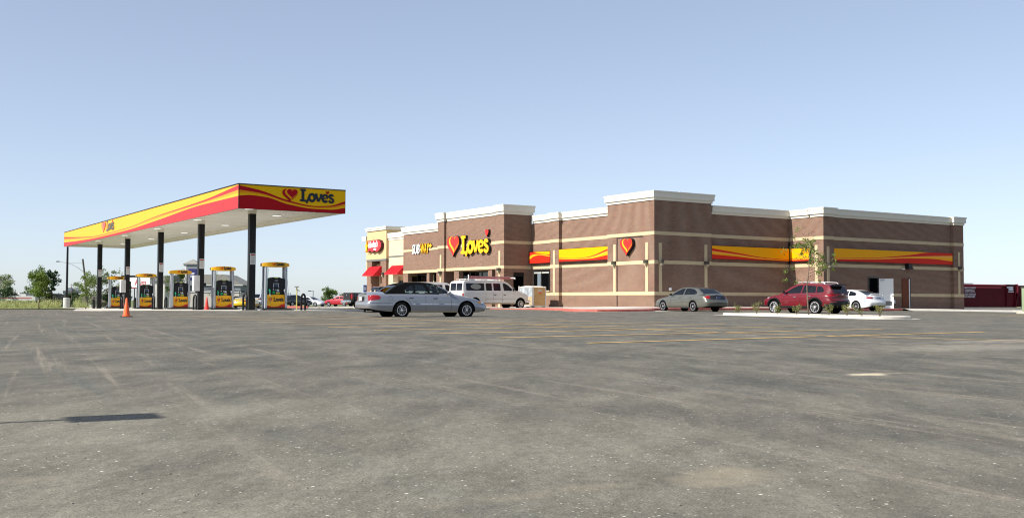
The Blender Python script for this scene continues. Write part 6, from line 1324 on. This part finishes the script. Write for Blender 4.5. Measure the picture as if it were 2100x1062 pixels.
s_ = vis('hotel_sign', 'dark blue square sign reading SLEEP INN on the hotel tower', 'sign', 55.2, 190.6, -2.3, RZ); B('sign_face', mat('sign_navy', (.03, .03, .13), .5), s_, (-1.0, .5, -.48, -.405, 6.5, 8.5)); B('sign_face', mat('sign_navy', (.03, .03, .13), .5), s_, (-1.8, -1.725, -.3, 1.4, 6.8, 8.6))
text_obj('lettering', 'SLEEP', .5, WHITEP, s_, ((-.93, -.482, 7.45), (1, 0, 0), (0, 0, 1), (0, -1, 0)), .01, .01, xs=.85); text_obj('lettering', 'INN', .45, WHITEP, s_, ((-.6, -.482, 6.95), (1, 0, 0), (0, 0, 1), (0, -1, 0)), .01, .01, xs=.85)
t = vis('roadside_building', 'white gabled building wing behind the third column from the left', 'building', 46.2, 184.6, -2.3, RZ); B('wall', mat('far_cream_wall', (.62, .60, .54), .8), t, (-1.3, 2.2, 0, 5, 0, 6.1)); B('window', HW, t, (-.4, .1, -.04, -.005, 3.4, 5.2)); bm = bmesh.new(); prism(bm, [(-1.8, 6.1), (3.4, 6.1), (3.4, 7.1), (1.2, 6.9)], ((0, 0, 0), (1, 0, 0), (0, 0, 1), (0, 1, 0)), -.3, 5.3); link_mesh('roof', fix(bm), HD, t); bm = bmesh.new(); prism(bm, [(-6.2, 5.0), (-1.3, 5.0), (-1.3, 6.6)], ((0, 0, 0), (1, 0, 0), (0, 0, 1), (0, 1, 0)), .5, 4.3); link_mesh('roof', fix(bm), mat('far_white_roof', (.6, .6, .58), .7), t)
# fuel station sign across the road
s_ = vis('roadside_sign', 'white roadside sign with red script letters under a black edge', 'sign', 37.0, 154.6, -2.3, RZ)
B('sign_panel', WHITEP, s_, (-1.2, 1.45, 0, .3, 4.65, 6.05)); B('sign_edge', mat('sign_maroon', (.25, .03, .04), .5), s_, (-1.2, 1.25, -.01, .31, 4.5, 4.649)); B('price_board', mat('price_board', (.03, .07, .08), .5), s_, (-.1, .7, .05, .25, 1.5, 4.5)); B('price_row', mat('price_row', (.55, .6, .6), .5), s_, *[(0, .6, .02, .049, z_, z_ + .3) for z_ in (3.7, 3.1, 2.5)]); T('pole', BLACKM, s_, [(-.75, .15, 0), (-.75, .15, 4.5)], .07)
text_obj('lettering', 'Kum', 1.1, mat('script_red', (.55, .03, .05), .5), s_, ((-.72, -.002, 5.0), (1, 0, 0), (0, 0, 1), (0, -1, 0)), .01, .01, .3, xs=.75)
t = vis('station_canopy', 'flat black edged canopy roof behind the white roadside sign', 'canopy', 39.0, 165.4, -2.3, RZ); B('roof', BLACKM, t, (-2.2, 1.9, 0, 6, 6.35, 6.6)); B('fascia', WHITEP, t, (-2.1, .9, .05, 5.9, 5.7, 6.35)); T('pole', BLACKM, t, [(-1.5, 2, 0), (-1.5, 2, 6.3)], .12); T('pole', BLACKM, t, [(1, 2, 0), (1, 2, 6.3)], .12)
t = vis('flat_roof_shelter', 'long low black flat roofed shelter far behind the pumps', 'shelter', 58.0, 165.6, -.6, RZ); B('roof', BLACKM, t, (-1.5, 4.6, 0, 4, 1.62, 2.12)); B('post', BLACKM, t, (-1.3, -1.1, .2, .4, 0, 1.62), (4.2, 4.4, .2, .4, 0, 1.62)); bm = bmesh.new(); prism(bm, [(-6.2, 1.1), (-2.4, 1.1), (-2.4, 1.55), (-3.4, 1.85)], ((0, 0, 0), (1, 0, 0), (0, 0, 1), (0, 1, 0)), 0, 3); link_mesh('ramp', fix(bm), BLACKM, t)
t = thing('goal_frame', 'black angled pipe frame behind the second pump from the right', 'frame', (19.9, 66.8, .02)); T('frame_tube', BLACKM, t, [(0, 0, 0), (-.25, 0, 1.25), (.55, 0, 1.32)], .03, 6)
# accessible parking sign by the burger shop
t = thing('parking_sign', 'small blue accessible parking sign on a post by the black pickup', 'sign', (38.35, 82.4, .1)); T('pole', BLACKM, t, [(0, 0, 0), (0, 0, 1.35)], .03); B('sign_face', mat('access_blue', (.05, .12, .35), .5), t, (-.15, .15, -.04, -.01, 1.25, 1.85)); B('pictogram', WHITEP, t, (-.07, .05, -.05, -.041, 1.4, 1.7))
poly_sheet('accessible_ramp', [(34.0, 82.4), (36.6, 80.7), (36.9, 81.4), (34.4, 83.2)], lambda x, y: gz(x, y) + .158, KBLUE, step=.6)
# ================================================================== CRATE, DUMPSTER, TRANSFORMER
t = thing('shipping_crate', 'white framed crate wrapped in plastic with plywood end, before the window', 'crate', (43.85, 64.95, gz(42.5, 62.5) + .1), 0)
FRW = mat('crate_white', (.56, .55, .51), .6)
for (x, y, h_) in ((0, 0, 1.52), (0, 1.85, 1.58), (1.1, 0, 1.55), (0, -.02, 1.5)): B('post', FRW, t, (x - .045 if x else -.045, x + .045, y - .045, y + .045, .06, h_))
B('deck', FRW, t, (-.05, 1.15, -.05, 1.9, .06, .14)); [B('skid', mat('skid_dark', (.05, .04, .03), .8), t, q) for q in ((0, .2, .05, .2, 0, .06), (0, .2, .8, .95, 0, .06), (.9, 1.1, 0, .2, 0, .06))]
B('plywood_end', WOODP, t, (.09, 1.05, -.035, -.015, .16, 1.48)); B('label_patch', mat('label_red', (.65, .10, .04), .5), t, (.50, .72, -.042, -.036, 1.0, 1.14)); B('label_sheet', mat('label_white', (.5, .48, .42), .6), t, (.44, .74, -.042, -.036, 1.15, 1.34))
B('side_board', mat('crate_board', (.38, .30, .19), .8), t, (-.02, .0, .05, 1.8, .16, .80)); B('plastic_wrap', mat('plastic_wrap', (.30, .33, .35), .2, coat=.6, var=.45, vscale=3.5), t, (-.01, .01, .05, 1.8, .805, 1.46))
bm = bmesh.new(); prism(bm, [(0, 1.46), (1.85, 1.46), (1.6, 1.54), (.9, 1.6), (.3, 1.57)], ((-.03, 0, 0), (0, 1, 0), (0, 0, 1), (1, 0, 0)), 0, 1.1); link_mesh('bowed_top', fix(bm), FRW, t)
DR = mat('dumpster_red', (.06, .002, .006), .6, spec=.12, var=.15, vscale=1.5); DP = mat('dumpster_pink', (.36, .04, .06), .5)
t = thing('dumpster', 'large dark red open top dumpster with white stencilled text behind the store', 'dumpster', (75.9, 51.2, gz(79, 49) + .32), R(-6))
B('side_wall', DR, t, (-1, 6.2, 0, .08, .05, 1.85), (-1, 6.2, 2.3, 2.38, .05, 1.85)); B('end_wall', DR, t, (6.12, 6.2, .08, 2.3, .05, 1.85), (-1, -.92, .08, 2.3, .05, 1.85)); B('floor_pan', DR, t, (-.9, 6.1, .08, 2.3, .05, .2)); B('top_rail', DP, t, (-1, 5.0, -.07, .1, 1.80, 1.90)); B('top_rail', DR, t, (5.0, 6.2, -.08, .1, 1.80, 1.92)); B('tarp_bar', WHITEM, t, (-.5, 1.1, -.075, .11, 1.905, 1.98)); B('mid_rail', DP, t, (-1, 4.4, -.05, -.001, 1.62, 1.70))
for x in (5.0, 6.0): B('upright_rib', DR, t, (x, x + .12, -.08, -.001, .1, 1.8))
B('hook_post', DP, t, (6.25, 6.4, -.1, .1, 1.2, 1.95)); bm = bmesh.new(); prism(bm, [(5.9, .05), (6.1, .05), (6.45, 1.3), (6.35, 1.3)], ((0, 0, 0), (1, 0, 0), (0, 0, 1), (0, 1, 0)), -.15, -.05); link_mesh('hook_leg', fix(bm), DR, t); bm = bmesh.new(); prism(bm, [(6.35, 1.3), (6.45, 1.3), (7.0, .05), (6.8, .05)], ((0, 0, 0), (1, 0, 0), (0, 0, 1), (0, 1, 0)), -.15, -.05); link_mesh('hook_leg', fix(bm), DR, t)
B('end_box', DR, t, (6.5, 7.9, .1, 1.6, .1, 1.85))
for k, (tx, zz) in enumerate((('MID COUNTY', 1.56), ('DISPOSAL', 1.30), ('OLD KANSAS', 1.06), ('620 208 2408', .86))): text_obj('stencil_text', tx, .21 if k != 1 else .30, mat('stencil_white', (.50, .50, .55), .6), t, ((.12, -.052, zz - .03), (1, 0, 0), (0, 0, 1), (0, -1, 0)), .004, .004, xs=1.0 if k != 1 else .9)
B('sticker', mat('stencil_white', (.50, .50, .55), .6), t, (5.05, 5.5, -.086, -.081, 1.62, 1.74), (5.55, 5.95, -.0, -.001, 1.3, 1.31)); B('sticker', mat('stencil_white', (.50, .50, .55), .6), t, (5.2, 5.85, -.088, -.0805, 1.28, 1.36)); B('sticker', mat('stencil_white', (.50, .50, .55), .6), t, (5.25, 5.8, -.088, -.0805, 1.42, 1.76))
t = thing('transformer_box', 'pale green electrical cabinet cut by the right edge of the picture', 'utility box', (57.9, 33.8, gz(57, 35) + .14)); B('cabinet', mat('cabinet_green', (.22, .28, .17), .5), t, -1.0, .8, -.7, .9, .0, 1.32, bev=.02); B('cabinet_lid', mat('cabinet_lid', (.10, .13, .09), .5), t, (-1.03, .83, -.73, .93, 1.322, 1.36)); B('concrete_pad', CONC, t, (-1.2, 1, -.9, 1.1, -.2, -.002))
t = thing('lumber_pile', 'leaning raw boards behind the green cabinet', 'lumber', (72.0, 43.0, gz(72, 43))); bm = bmesh.new(); prism(bm, [(-.6, .9), (.1, 1.9), (.2, 2.1), (.35, 2.1), (.3, .9)], ((0, 0, 0), (.84, -.54, 0), (0, 0, 1), (.54, .84, 0)), 0, .1); link_mesh('board', fix(bm), mat('raw_lumber', (.55, .42, .24), .8), t); B('sawhorse_leg', mat('raw_lumber', (.55, .42, .24), .8), t, (0, .1, .3, .4, 0, 1.2))
t = thing('rubble_heap', 'small heap of grey rubble between the dumpster and the green cabinet', 'rubble', (70.2, 42.0, gz(70, 42))); bm = bmesh.new(); rnd = random.Random(9)
for i in range(26):
    r_ = .05 + .08 * rnd.random(); bmesh.ops.create_icosphere(bm, subdivisions=1, radius=r_, matrix=Matrix.Translation((rnd.gauss(0, .22), rnd.gauss(0, .22), abs(rnd.gauss(.12, .22)))))
link_mesh('stones', bm, mat('rubble_grey', (.20, .18, .15), .9, var=.4, vscale=6), t)
# loose stones on the asphalt
bm = bmesh.new(); rnd = random.Random(77)
for i in range(260):
    d = 3.4 * (1 + 9 * rnd.random() ** 2.2); lat = (rnd.random() - .5) * d * 1.0; x = fwd.x * d + rt.x * lat; y = fwd.y * d + rt.y * lat; r_ = .002 + .0035 * rnd.random() ** 2
    m_ = Matrix.Translation((x, y, gz(x, y) + r_ * .5)) @ Matrix.Diagonal((1, 1, .7, 1)); bmesh.ops.create_icosphere(bm, subdivisions=1, radius=r_, matrix=m_)
o = link_mesh('loose_gravel', bm, mat('gravel_bit', (.22, .20, .17), .9, var=.6, vscale=60), None); tag(o, 'tiny loose stones scattered over the foreground asphalt', 'gravel', kind='stuff')
